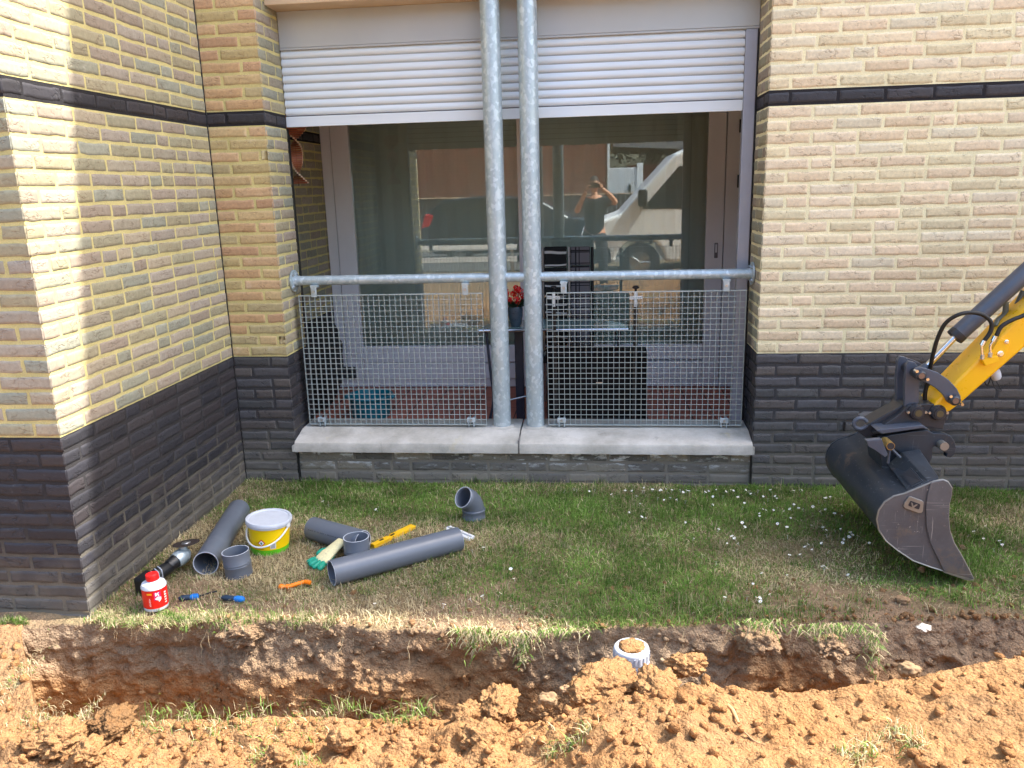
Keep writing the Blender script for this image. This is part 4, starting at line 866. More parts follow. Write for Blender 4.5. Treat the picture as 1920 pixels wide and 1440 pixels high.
# orange hook
a, b = g(528, 1100, .012), g(583, 1093, .014); OR = thing('pipe_hook', (a+b)/2-Vector((0, 0, .012)), 'orange plastic ribbed grip lying on the grass in front of the green glove', 'hand tool')
mb = MB().tube(curve_pts([a+Vector((.02, .0, 0)), a+Vector((.04, .002, .004)), b-Vector((.03, 0, -.004)), b]), [.007+.0035*(i % 2) for i in range(25)], 12); mb.build('grip', MT['orange'], OR, smooth=True, angle=60)
MB().lathe([(0, -.016), (.011, -.008), (.013, 0), (.009, .008), (.004, .022), (0, .022)], a, Vector((1, .05, .1)), 14).build('tip', MT['orange'], OR, smooth=True)
# glove: cream knit back with green dipped fingers
GL = thing('work_glove', g(608, 1050), 'green and cream work glove lying against the upright coupling', 'glove')
Kc = g(600, 1052, .024); cuff = P(641, 1014, 2, .082); gx = (Kc-cuff).normalized(); gw = gx.cross(Vector((0, 0, 1))).normalized(); gn = gw.cross(gx).normalized(); gn = gn if gn.z > 0 else -gn
def loft(rings, n=20):
    mb = MB(); vs = []; fs = []
    for c, hw, th in rings:
        for k in range(n): t = 6.2832*k/n; vs.append(c+gw*math.cos(t)*hw+gn*math.sin(t)*th+gn*.0018*mn.noise(c*60+Vector((math.cos(t)*3, math.sin(t)*3, 0))))
    for i in range(len(rings)-1):
        for k in range(n): fs.append((i*n+k, i*n+(k+1) % n, (i+1)*n+(k+1) % n, (i+1)*n+k))
    fs += [tuple(range(n)), tuple((len(rings)-1)*n+k for k in range(n))]; return mb.add(vs, fs)
D_ = Kc-cuff
loft([(cuff-gx*.004, .026, .008), (cuff, .031, .012), (cuff+D_*.2, .032, .015), (cuff+D_*.45, .036, .017), (cuff+D_*.7, .043, .018), (cuff+D_*.9, .044, .015), (Kc, .042, .013), (Kc+gx*.010, .034, .008)]).build('knit_back', MT['glovec'], GL, smooth=True, angle=80)
loft([(cuff+D_*.25-gn*.010, .018, .007), (cuff+D_*.45-gn*.012+gw*.004, .032, .011), (cuff+D_*.7-gn*.011+gw*.004, .043, .013), (Kc-gn*.008, .045, .013), (Kc+gx*.012-gn*.006, .038, .009)]).build('palm', MT['gloveg'], GL, smooth=True, angle=80)
for k, (o_, ln) in enumerate(((-.034, .040), (-.012, .050), (.011, .047), (.033, .038))):
    a_ = Kc+gw*o_-gx*.004; sp_ = 1+.12*(k-1.5); b_ = a_+gx*ln*.55+gw*o_*.25; c_ = a_+gx*ln+gw*o_*.4; b_.z = max(.020, b_.z-.002); c_.z = .014
    MB().tube(curve_pts([a_, a_+gx*ln*.25+Vector((0, 0, .003)), b_, c_, c_+gx*.008-Vector((0, 0, .001))], 4), [.010]*3+[.0125]*4+[.0135]*5+[.013, .012, .010, .006, .002], 14).build('finger', MT['gloveg'], GL, smooth=True, angle=80)
sgn = 1 if gw.y > 0 else -1
tb = cuff+D_*.55+gw*sgn*.030; MB().tube(curve_pts([tb, tb+gw*sgn*.014+gx*.012, tb+gw*sgn*.020+gx*.034, tb+gw*sgn*.020+gx*.046], 4), [.012]*4+[.0135]*4+[.012, .011, .009, .006, .002], 14).build('thumb', MT['gloveg'], GL, smooth=True, angle=80)
MB().lathe([(.013, -.003), (.015, 0), (.013, .003), (.011, 0), (.013, -.003)], cuff-Vector((.018, 0, .012)), (0, -1, .3), 24).build('pull_ring', MT['palepvc'], GL, smooth=True)
# spirit level
a, b = g(700, 1024, .012), g(775, 988, .012); LV = thing('spirit_level', (a+b)/2-Vector((0, 0, .012)), 'yellow spirit level lying between the coupling and the long pipe', 'spirit level')
d = (b-a).normalized(); sd = Vector((-d.y, d.x, 0)).normalized(); L = (b-a).length
mb = MB(); mb.obox((a+b)/2+d*(.22*L), (d, sd, (0, 0, 1)), (L*.28, .018, .012)); mb.obox((a+b)/2-d*(.32*L), (d, sd, (0, 0, 1)), (L*.20, .014, .012)); mb.obox((a+b)/2-d*(.07*L), (d, sd, (0, 0, 1)), (L*.07, .012, .009)); BL = mb.build('body', MT['levely'], LV, bevel=.002)
for t in (.2, .47): MB().obox(a+d*L*t+Vector((0, 0, .0125)), (d, sd, (0, 0, 1)), (.012, .005, .0012)).build('slot', MT['blackplastic'], BL)
# white off-cut under the long pipe
a, b = g(838, 992, .01), g(884, 1012, .012); t = thing('pipe_offcut', (a+b)/2-Vector((0, 0, .012)), 'white plastic off-cut sticking out from under the long pipe', 'off-cut')
d = (b-a).normalized(); mb = MB(); mb.obox((a+b)/2+Vector((0, .012, 0)), (d, (-d.y, d.x, 0), (0, 0, 1)), ((b-a).length/2, .022, .008)); mb.build('profile', MT['white'], t, bevel=.003)
MB().obox((a+b)/2+Vector((0, .012, .009)), (d, (-d.y, d.x, 0), (0, 0, 1)), ((b-a).length/2*.98, .004, .0015)).build('groove', MT['palepvc'], t)

# upright inspection pipe in the trench, filled with soil
uc = P(1184, 1212, 2, .03); UP = thing('inspection_pipe', (uc.x, uc.y, -.5), 'pale grey capped pipe standing upright in the trench with soil on its top', 'pipe')
r = .0585; zt = .03
MB().lathe([(r+.002, -.55), (r+.002, zt-.066), (r+.006, zt-.062), (r+.006, zt-.052), (r+.002, zt-.047)], (uc.x, uc.y, 0), n=48).build('tube', MT['palepvc'], UP, smooth=True)
MB().lathe([(r+.001, zt-.047), (r+.0055, zt-.045), (r+.0055, zt-.012), (r+.004, zt-.004), (r, zt), (r-.010, zt+.001), (r-.013, zt-.004), (0, zt-.006)], (uc.x, uc.y, 0), n=48).build('cap', plain('cap_white', (186, 190, 198), .5, wear=((190, 170, 140), .5), scale=25), UP, smooth=True, angle=50)
mb = MB()
for i in range(22):
    t = i/22*6.283; q = Vector((uc.x+math.cos(t)*(r+.0058), uc.y+math.sin(t)*(r+.0058), zt-.028)); mb.obox(q, ((math.cos(t), math.sin(t), 0), (-math.sin(t), math.cos(t), 0), (0, 0, 1)), (.002, .0025, .013))
mb.build('grip_rib', MT['palepvc'], UP)
def clod_mesh(r, seed, sub=3, flat=.75, rough=1.):
    bm = bmesh.new(); bmesh.ops.create_icosphere(bm, subdivisions=sub, radius=1); s = Vector((seed*3.1, seed*1.7, seed*.9))
    sx, sy = .8+.5*((seed*.37) % 1), .8+.5*((seed*.61) % 1)
    for v in bm.verts:
        c = v.co.copy(); n_ = mn.fractal(c*1.3+s, .6, 2., 5)*.36+mn.noise(c*5+s)*.12*rough+mn.noise(c*12+s)*.07*rough+(mn.noise(c*24+s)*.045*rough if sub > 3 else random.uniform(-.26, .26) if sub < 2 else 0)
        if sub > 3:
            d_, _ = mn.voronoi(c*2.6+s); n_ += .16*(.55-d_[0]); d_, _ = mn.voronoi(c*6.5+s); n_ += .085*(.5-d_[0])
        v.co = Vector((c.x*sx, c.y*sy, c.z*flat))*r*(1+n_)
    V = np.array([v.co[:] for v in bm.verts]); F = np.array([[v.index for v in f.verts] for f in bm.faces]); bm.free(); return V, F
V, F = clod_mesh(.040, 4.3, 3, .35); meshobj('soil_heap', V+np.array([uc.x, uc.y, zt+.0]), F, MT['soil'], UP, True, colors=soilcol(V[:, 0]*3, V[:, 1]*3, V[:, 2], V[:, 0]*0+1.))
a = (1.2, -1.93, -.42); b = (2.12, -1.86, -.40); PB = thing('buried_pipe', (1.6, -1.9, -.48), 'pale drain pipe lying at the bottom of the trench', 'pipe')
MB().tube([P(852, 1349, 1, -2.04)-Vector((0, 0, .055)), P(905, 1349, 1, -2.0)-Vector((0, 0, .06)), (2.13, -1.78, -.40)], .055, 32).build('tube', MT['palepvc'], PB, smooth=True)

# ================================================================ EXCAVATOR (arm and bucket reach in from the right)
EX = thing('excavator', (5.6, -.75, 0), 'yellow mini excavator arm with a black ditching bucket resting by the trench', 'excavator')
yN, yFr = -1.12, -.36
def pxz(pts, y): return [(P(u, v, 1, y).x, P(u, v, 1, y).z) for u, v in pts]
plate_px = [(1695.5, 924), (1722, 913), (1740, 905.6), (1751, 901), (1766.7, 898), (1775.6, 902), (1783, 913), (1782, 926.7), (1777.8, 944), (1776.7, 969), (1779, 993), (1786.7, 1015.6), (1800, 1037.8), (1813, 1062), (1824, 1084), (1811, 1083), (1766.7, 1069), (1744, 1062), (1711, 1050), (1682, 1031), (1660, 1013), (1646.7, 993), (1642.7, 973), (1646.7, 955.6), (1657.8, 940), (1675.6, 929)]
pl = pxz(plate_px, yN)
BU = MB()
sh_pts = [pl[3]]+[pl[2], pl[1], pl[0]]+[pl[i] for i in range(25, 14, -1)]+[pl[14]]
cx_ = sum(p_[0] for p_ in pl)/len(pl); cz_ = sum(p_[1] for p_ in pl)/len(pl)
def inset(p_, k): dx, dz = cx_-p_[0], cz_-p_[1]; L_ = math.hypot(dx, dz); return (p_[0]+dx/L_*k, p_[1]+dz/L_*k)
outer = [inset(p_, .004) for p_ in sh_pts]; inner = [inset(p_, .013) for p_ in sh_pts]
outer = [(v.x, v.z) for v in curve_pts([Vector((a_, 0, b_)) for a_, b_ in outer], 4)]; inner = [(v.x, v.z) for v in curve_pts([Vector((a_, 0, b_)) for a_, b_ in inner], 4)]
n = len(outer); vs = []
for y in (yN+.006, yFr-.006): vs += [(x, y, z) for x, z in outer]+[(x, y, z) for x, z in inner]
fs = []
for i in range(n-1):
    fs += [(i, i+1, 2*n+i+1, 2*n+i), (n+i, 3*n+i, 3*n+i+1, n+i+1), (i, n+i, n+i+1, i+1), (2*n+i, 2*n+i+1, 3*n+i+1, 3*n+i)]
fs += [(0, 2*n, 3*n, n), (n-1, 2*n-1, 4*n-1, 3*n-1)]
BUK = MB().add(vs, fs).build('bucket', MT['shell'], EX, smooth=True, angle=40)
for y0, y1, lab in ((yN-.006, yN+.006, 'worn grey near side plate of the bucket'), (yFr-.006, yFr+.006, None)):
    o = MB().prism(pl, y0, y1).build('side_plate', MT['plate'] if lab else MT['shell'], BUK, bevel=.0015)
    if lab: o['label'] = lab
# wear strip along the open edge of the near plate
ws = pxz([(1751, 901), (1766.7, 898), (1775.6, 902), (1783, 913), (1782, 926.7), (1777.8, 944), (1776.7, 969), (1779, 993), (1786.7, 1015.6), (1800, 1037.8), (1813, 1062), (1824, 1084), (1768, 1069), (1757, 1046), (1742, 1015), (1735, 985), (1734, 950), (1737, 925), (1743, 903)], yN)
MB().prism(ws, yN-.013, yN-.0065).build('wear_strip', MT['plate'], BUK, bevel=.002)
ce = pxz([(1824, 1086), (1811, 1086), (1767, 1071), (1770, 1067), (1812, 1081)], yN)
MB().prism(ce, yN-.012, yFr+.01).build('cutting_edge', MT['edge'], BUK, bevel=.001)
MB().tube([(x_, yN-.006, z_) for x_, z_ in pl+[pl[0]]], .0034, 6).build('rim', MT['edge'], BUK, smooth=True)
# raised V badge
bpx = [(1703.7, 931), (1706.5, 930.4), (1728.5, 938), (1731.5, 941), (1730, 958), (1727, 961.5), (1722, 961.5), (1697.5, 953), (1694, 949.5), (1695, 943)]
bd = MB().prism(pxz(bpx, yN-.01), yN-.014, yN-.006).build('badge', MT['edge'], BUK, bevel=.002)
ipx = [(1706.5, 940), (1708, 939), (1724.5, 945), (1725.5, 947), (1723.5, 954), (1721.5, 955), (1704, 948.6), (1703, 947)]
MB().prism(pxz(ipx, yN-.015), yN-.0155, yN-.0142).build('badge_field', MT['exk'], bd)
vpx = [(1708.5, 942.2), (1711.2, 943.1), (1712.6, 948.8), (1718.2, 945.6), (1720.8, 946.5), (1713.2, 952.2), (1710.4, 951.2)]
MB().prism(pxz(vpx, yN-.0165), yN-.017, yN-.0156).build('badge_letter', MT['edge'], bd)
# torque box on the shell
tw = [P(1664, 871, 1, -.87), P(1702, 921, 1, yN+.008), P(1742, 902, 1, yN+.008), P(1761, 896, 1, yN+.008), P(1724, 842, 1, -.90), P(1691, 847, 1, -.90), P(1733, 862, 1, -.86), P(1692, 880, 1, -.86), P(1745, 912, 1, yN+.008)]
TBx = MB().add(tw, [(0, 1, 2, 5), (5, 2, 3, 4), (4, 3, 6), (0, 5, 4, 6, 7), (1, 8, 2), (2, 8, 3), (0, 7, 1), (7, 6, 3, 8, 1)]).build('torque_box', MT['shell'], BUK, bevel=.003)
def bil(q4, u, v, up_):
    p_ = (q4[0]*(1-u)+q4[1]*u)*(1-v)+(q4[3]*(1-u)+q4[2]*u)*v; n_ = (q4[1]-q4[0]).cross(q4[3]-q4[0]).normalized(); n_ = n_ if n_.dot(Vector(CAM)-p_) > 0 else -n_; return p_+n_*up_
q4 = [tw[0], tw[1], tw[2], tw[5]]
for (u0, u1, v0, v1, up_, mt_) in ((.48, .96, .24, .80, .0022, MT['shell']), (.53, .91, .31, .74, .0030, MT['exk'])):
    MB().add([bil(q4, u0, v0, up_), bil(q4, u1, v0, up_), bil(q4, u1, v1, up_), bil(q4, u0, v1, up_), bil(q4, u0, v0, -.004), bil(q4, u1, v0, -.004), bil(q4, u1, v1, -.004), bil(q4, u0, v1, -.004)], [(0, 1, 2, 3), (4, 7, 6, 5), (0, 4, 5, 1), (1, 5, 6, 2), (2, 6, 7, 3), (3, 7, 4, 0)]).build('recess_frame', mt_, TBx)
# hitch ears (far part): lower bracket with the hook
ear = pxz([(1642, 813), (1662, 808), (1700, 802), (1728, 799), (1740, 804.5), (1761, 805.5), (1772, 810), (1779, 820), (1782, 832), (1780, 842), (1772, 850), (1763, 848.5), (1765, 842), (1758, 838), (1750, 832), (1742, 829), (1738, 833), (1738, 850), (1732, 862), (1700, 862), (1672, 836), (1640, 826)], -.80)
MB().prism(ear, -.86, -.825).build('hitch_ear', MT['shell'], BUK, bevel=.003); MB().prism(ear, -.67, -.635).build('hitch_ear', MT['shell'], BUK, bevel=.003)
pt = P(1764, 832, 1, -.86); MB().tube([(pt.x, -.90, pt.z), (pt.x, -.6, pt.z)], .018, 20).build('hitch_pin', MT['edge'], BUK, smooth=True)
lip = pxz([(1642, 806), (1650, 803), (1728, 795), (1739, 803), (1728, 801), (1652, 812)], -.87); MB().prism(lip, -.885, -.62).build('hitch_lip', MT['exg'], BUK, bevel=.003)
gus = pxz([(1648, 832), (1690, 829), (1725, 850), (1722, 880), (1690, 905), (1655, 880)], -.84); MB().prism(gus, -.835, -.65).build('hitch_web', MT['shell'], BUK, bevel=.004)
pt = P(1666, 833, 1, -.93); MB().tube([(pt.x, -.955, pt.z), (pt.x, -.88, pt.z)], .0175, 24).build('nozzle', plain('zinc_gold', (190, 160, 96), .35, .7), BUK, smooth=True)
MB().tube([(pt.x, -.9575, pt.z), (pt.x, -.954, pt.z)], .0145, 24).build('nozzle_face', MT['exk'], BUK, smooth=True)
v1 = pxz([(1623, 825), (1652, 822), (1656, 834), (1664, 852), (1658, 856), (1638, 842), (1627, 836)], -.95); MB().prism(v1, -.96, -.93).build('guard', MT['exg'], BUK, bevel=.002)
for a_, b_ in (((1668, 842), (1665, 868)), ((1672, 842), (1688, 858))):
    pa, pb = P(*a_, 1, -.93), P(*b_, 1, -.93); MB().tube([pa, pb], .006, 8).build('rib', MT['exg'], BUK)
# quick coupler
yc0, yc1 = -.83, -.67
CP = MB().prism(pxz([(1689, 775), (1703, 760), (1737, 757), (1758, 758), (1775, 764), (1779, 775), (1773, 790), (1769, 806), (1729, 800), (1690, 806), (1648, 814), (1636, 812), (1655, 798)], yc0), yc0, yc1).build('coupler', MT['exk'], EX, bevel=.004)
MB().prism(pxz([(1604, 806), (1609, 800), (1688, 756), (1692, 775), (1640, 812), (1618, 816)], -.77), -.80, -.70).build('coupler_tongue', MT['exk'], CP, bevel=.004)
lp = P(1613, 794, 1, -.80); mb = MB(); ring = [(lp.x+.027*math.cos(t), -.80, lp.z+.024*math.sin(t)) for t in np.linspace(.3, 6.0, 24)]; mb.tube(ring, .009, 10); mb.build('lifting_eye', MT['exg'], CP, smooth=True)
for (u, v), rr_ in (((1720.8, 774), .034), ((1761, 775), .034)):
    c = P(u, v, 1, yc0-.02)
    pin = MB().lathe([(0, -.018), (rr_*.62, -.018), (rr_*.66, -.012), (rr_*.8, -.012), (rr_*.88, -.008), (rr_*.9, .0), (rr_, .004), (rr_, .22), (0, .22)], (c.x, yc0-.012, c.z), (0, 1, 0), 40).build('pin', MT['exk'], CP, smooth=True, angle=40)
    MB().lathe([(0, -.001), (rr_*.42, -.001), (rr_*.42, .002)], (c.x, yc0-.031, c.z), (0, 1, 0), 24).build('pin_end', plain('greasy_brown', (92, 84, 60), .4, .3), pin, smooth=True)
    for s in (-1, 1): MB().tube([(c.x+s*rr_*1.05, yc0-.016, c.z), (c.x+s*rr_*1.05, yc0-.002, c.z)], .006, 6).build('bolt', MT['steel'], pin)
# links
Hk = pxz([(1697, 684), (1702, 676), (1713, 678), (1722, 690), (1722, 715), (1720, 762), (1716, 772), (1700, 772), (1694, 762), (1694, 715)], -.80)
MB().prism(Hk, -.815, -.79).build('bucket_link', MT['exg'], EX, bevel=.003); MB().prism(Hk, -.715, -.69).build('bucket_link', MT['exg'], EX, bevel=.003)
Ck = pxz([(1712, 698), (1714, 690), (1722, 687), (1736, 690), (1757.5, 698), (1778, 712), (1792, 727.5), (1799, 741.5), (1800, 751), (1795, 757), (1786, 758.5), (1778, 755), (1772, 748), (1765, 738), (1753, 727), (1738, 718), (1729, 714), (1716, 710)], -.855)
MB().prism(Ck, -.868, -.850).build('guide_link', MT['exg'], EX, bevel=.003); MB().prism(Ck, -.662, -.644).build('guide_link', MT['exg'], EX, bevel=.003)
for u, v in ((1727, 704), (1790.5, 751)):
    c = P(u, v, 1, -.88)
    for s_y in (0,):
        pn_ = MB().lathe([(0, -.012), (.014, -.012), (.017, -.008), (.022, -.006), (.022, .23), (0, .23)], (c.x, -.876, c.z), (0, 1, 0), 32).build('pin', MT['exk'], EX, smooth=True, angle=40)
        MB().lathe([(0, -.0005), (.0125, -.0005), (.0125, .001)], (c.x, -.8888, c.z), (0, 1, 0), 20).build('pin_end', plain('rust_ring', (122, 96, 80), .5, .3), pn_, smooth=True)
    for du, dv in ((-10, -9), (10, 6)) if v < 720 else ((-10, -9), (11, 6)):
        e = P(u+du, v+dv, 1, -.87); MB().tube([(e.x, -.886, e.z), (e.x, -.862, e.z)], .007, 6).build('grease_nipple', MT['chrome'], pn_)
# dipper arm
def line_pt(p_, q_, t): return (p_[0]+(q_[0]-p_[0])*t, p_[1]+(q_[1]-p_[1])*t)
L1a, L1b = (1741, 800), (1920, 648); L2a, L2b = (1757, 757), (1920, 589)
ye0, ye1 = -.835, -.675
ar = pxz([(1770, 777), (1783, 771), (1800, 758), line_pt(L1a, L1b, 2.2), line_pt(L2a, L2b, 2.2), (1757, 752), (1748, 764)], ye0)
MB().prism(ar, ye0, ye1).build('dipper_arm', MT['exy'], EX, bevel=.012, seg=4)
br = pxz([(1838, 672), (1845, 664), (1853, 668), (1871, 638), (1876, 633), (1889, 638), (1893, 646), (1884, 668), (1871, 674), (1846, 686)], ye0-.01)
AB = MB().prism(br, ye0-.012, ye0+.002).build('hose_bracket', MT['exy'], EX, bevel=.002)
mb = MB().prism(pxz([(1838, 672), (1868, 666), (1871, 676), (1845, 685)], ye0-.02), ye0-.035, ye0-.01); mb.build('manifold', MT['exy'], AB, bevel=.002)
for (u, v), k in (((1888.5, 641.5), .009), ((1877, 664), .013)):
    c = P(u, v, 1, ye0-.02); MB().lathe([(0, -.008), (k*.62, -.008), (k*.62, -.002), (k, -.001), (k, .003)], (c.x, ye0-.014, c.z), (0, 1, 0), 20).build('bolt', MT['chrome'], AB, smooth=True, angle=30)
c = P(1868, 706, 1, -.76); wl = MB().lathe([(.0, .0), (.015, 0), (.020, .008), (.022, .02), (.022, .038), (.016, .042), (.010, .06), (0, .06)], c+Vector((.004, 0, -.012)), (-.42, 0, 1), 24).build('work_lamp', MT['dirtywhite'], EX, smooth=True)
mb = MB().tube(curve_pts([P(1868, 715, 1, -.76), P(1874, 725, 1, -.76), P(1877, 733, 1, -.76), P(1866, 728, 1, -.76), P(1858, 708, 1, -.76)]), .002, 6); mb.tube(curve_pts([P(1860, 700, 1, -.76), P(1852, 722, 1, -.76), P(1846, 716, 1, -.76), P(1842, 710, 1, -.76)]), .003, 6); mb.build('lamp_cable', MT['rubber'], wl, smooth=True)
# bucket cylinder
yC = -.755
def cylp(t): return P(1791+(1920-1791)*t, 631+(514-631)*t, 1, yC)
A0, A1 = cylp(0), cylp(2.3); dC = (A1-A0).normalized()
MB().tube([A0+dC*.018, A0+dC*.03, A1], [.036, .0365, .039], 36).build('cylinder', MT['exg'], EX, smooth=True)
MB().lathe([(.012, 0), (.036, .0), (.038, .003), (.038, .028), (.036, .03)], A0-dC*.006, dC, 36).build('cylinder_gland', MT['exk'], EX, smooth=True, angle=40)
R0 = P(1733, 692, 1, yC); MB().tube([R0, A0+dC*.01], .0135, 28).build('cylinder_rod', MT['chrome'], EX, smooth=True)
MB().tube([R0-dC*.03, R0+dC*.02], [.028, .019], 24).build('rod_eye', MT['exg'], EX, smooth=True)
# hoses
hz = -.87
h1 = [(1843, 642), (1857, 622), (1858, 604), (1842, 590), (1818, 586), (1795, 591), (1773, 606), (1759, 632), (1750, 662), (1744, 690)]
MB().tube(curve_pts([P(u, v, 1, hz+(.0 if i < 6 else .02*(i-5))) for i, (u, v) in enumerate(h1)], 8), .0085, 12).build('hose', MT['rubber'], EX, smooth=True)
MB().tube(curve_pts([P(1744, 690, 1, -.79), P(1740, 715, 1, -.76), P(1735, 735, 1, -.76), P(1734, 757, 1, -.76)], 8), .009, 12).build('hose', MT['rubber'], EX, smooth=True)
MB().tube(curve_pts([P(1868, 630, 1, hz), P(1878, 612, 1, hz), P(1900, 599, 1, hz), P(1925, 588, 1, hz), P(1990, 545, 1, hz)], 8), .0085, 12).build('hose', MT['rubber'], EX, smooth=True)
MB().tube(curve_pts([P(1866, 612, 1, -.74), P(1872, 600, 1, -.72), P(1884, 588, 1, -.72), P(1886, 566, 1, -.72)], 8), .0115, 12).build('hose', plain('grey_hose', (110, 114, 104), .4), EX, smooth=True)
MB().tube(curve_pts([P(1903, 580, 1, -.72), P(1910, 565, 1, -.72), P(1919, 545, 1, -.72)], 8), .0115, 12).build('hose', plain('grey_hose_2', (100, 104, 98), .4), EX, smooth=True)
for k, (e, f_, g_) in enumerate((((1843, 642), (1841, 652), (1842, 668)), ((1864, 634), (1857, 648), (1857, 664)))):
    MB().tube([P(*e, 1, hz)+Vector((.004, 0, .008)), P(*e, 1, hz)-Vector((.003, 0, .012))], .010, 12).build('ferrule', MT['chrome'], EX, smooth=True)
    MB().tube(curve_pts([P(*e, 1, hz)-Vector((.002, 0, .01)), P(*f_, 1, hz), P(*g_, 1, hz)]), .005, 10).build('hose_fitting', MT['chrome'], EX, smooth=True)
    q = P(*g_, 1, hz); MB().tube([q+Vector((0, 0, .006)), q-Vector((0, 0, .012))], .0085, 6).build('hex_nut', MT['steel'], EX)
# rest of the machine, beyond the right edge of the picture
tp = P(*line_pt(L1a, L1b, 2.1), 1, -.755)
MB().prism([(tp.x-.06, tp.z-.06), (tp.x+.12, tp.z-.12), (5.6, 1.95), (6.3, 1.1), (6.35, .8), (6.15, .75), (5.5, 1.7), (tp.x+.2, tp.z+.1)], -.85, -.66).build('boom', MT['exy'], EX, bevel=.02)
for y in (-1.35, -.35):
    MB().prism([(5.9+.28*math.cos(t)+(1.3 if math.cos(t) > 0 else 0), .28+.28*math.sin(t)) for t in np.linspace(0, 6.283, 25)[:-1]], y, y+.28).build('track', MT['rubber'], EX, bevel=.02)
MB().box((6.0, -1.2, .5), (7.4, -.2, 1.2)).build('body', MT['exy'], EX, bevel=.08, seg=3)
MB().box((6.3, -1.1, 1.2), (7.2, -.35, 2.3)).build('cab', MT['carglass'], EX, bevel=.05, seg=3)

# ================================================================ LOOSE SOIL, CLODS, STONES
def scatter_mesh(name, items, mat, sub=1, **kw):
    base = [clod_mesh(1., s * 1.37+.2, sub, .8, 2.6) for s in range(10)]; V = []; F = []; C = []; nb = 0
    for i, (x, y, z, r, colr) in enumerate(items):
        v, f = base[i % 10]; an = (i*2.4) % 6.28; c_, s_ = math.cos(an), math.sin(an); tlt = (i*1.3) % 1.2
        R1 = np.array([[c_, -s_, 0], [s_, c_, 0], [0, 0, 1]]); ct, st = math.cos(tlt), math.sin(tlt); R2 = np.array([[1, 0, 0], [0, ct, -st], [0, st, ct]])
        V.append((v*r) @ (R1 @ R2).T+np.array([x, y, z])); F.append(f+nb); nb += len(v); C.append(np.tile(colr, (len(v), 1)))
    return meshobj(name, np.concatenate(V), np.concatenate(F), mat, None, False, colors=np.concatenate(C), **kw)
items = []; cc1 = np.array(s2l((168, 122, 80)))
N = 23000; x = rng.uniform(-.4, 4.2, N); y = yn_(x)-.02-rng.random(N)**1.3*1.0; dens = np.interp(x, [-.4, .1, .35, 2.1, 2.6, 4.2], [.12, .3, 1, 1, .4, .35]); keep = rng.random(N) < dens*(.35+.65*(fbm(x*3, y*3, 9)*.5+.5))
x, y = x[keep], y[keep]; z = spoil_z(x, y); r = .0015+.016*rng.random(len(x))**9; tone = rng.uniform(.78, 1.2, len(x))
for i in range(len(x)): items.append((x[i], y[i], z[i]+r[i]*.3, r[i], cc1*tone[i]))
# crumbs on the far lip and in the trench
N = 700; x2 = rng.uniform(.5, 4., N); y2 = yf_(x2)+rng.random(N)**2*.35; k = rng.random(N) < np.interp(x2, [.5, 1.5, 2.4, 3.], [.3, .3, .5, 1]); x2, y2 = x2[k], y2[k]; z2 = lawn_z(x2, y2)
for i in range(len(x2)): rr_ = .003+.012*rng.random()**3; items.append((x2[i], y2[i], z2[i]+rr_*.3, rr_, np.array(s2l((150, 114, 80)))*rng.uniform(.8, 1.2)))
for i in range(500):
    xx = rng.uniform(0, 3.6); t = rng.random(); yy = (yf_(xx)-lean_(xx))*(1-t)+yn_(xx)*t; rr_ = .004+.02*rng.random()**3; items.append((xx, yy, -dp_(xx)+rr_*.3, rr_, np.array(s2l((160, 118, 76)))*rng.uniform(.8, 1.1)))
bi = np.array([i for i, k_ in enumerate(NR) if k_[0] == 'B' and k_[1] < .95]); N = 3800; rr = rng.choice(bi, N); cc = rng.choice(np.where((xs > .05) & (xs < 3.7))[0], N); wx_ = np.interp(xs[cc], [.05, .4, .55, 1.2, 1.5, 2.2, 2.5, 3.7], [.15, .2, .9, .9, .35, .8, .6, .7])
m_ = rng.random(N) < wx_*(.4+.9*(fbm(xs[cc]*6, Z[rr, cc]*8, 4)*.5+.5)); rr, cc = rr[m_], cc[m_]
for a_, b_ in zip(rr, cc):
    q_ = .0025+.015*rng.random()**6; items.append((X[a_, b_], Y[a_, b_]-q_*.1, Z[a_, b_]+q_*.2, q_, np.clip(CO[a_, b_]*rng.uniform(.8, 1.15), 0, .6)))
tag(scatter_mesh('soil_crumbs', items, MT['soil']), 'loose orange soil crumbs strewn over the spoil bank', 'soil crumbs', kind='stuff')
def lump(name, u, v, zp, r, lab, cat, seed, flat=.75, colr=None, mat=None, group=None, dz=0., rough=1.):
    bank_ = zp < -.5
    p_ = P(u, v, 2, zp) if zp > -.5 else P(u, v, 1, zp); zp = p_.z; V, F = clod_mesh(r, seed, 5 if r > .04 else 4, flat, rough)
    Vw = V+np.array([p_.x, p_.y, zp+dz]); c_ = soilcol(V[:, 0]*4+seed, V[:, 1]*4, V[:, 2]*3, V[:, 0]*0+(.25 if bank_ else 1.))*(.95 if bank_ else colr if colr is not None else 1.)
    o = meshobj(name, Vw, F, mat or MT['soil'], None, True, colors=c_, org=(p_.x, p_.y, zp+dz-r*flat)); tag(o, lab, cat, group); return o
GC = 'big clods of dug soil along the trench'
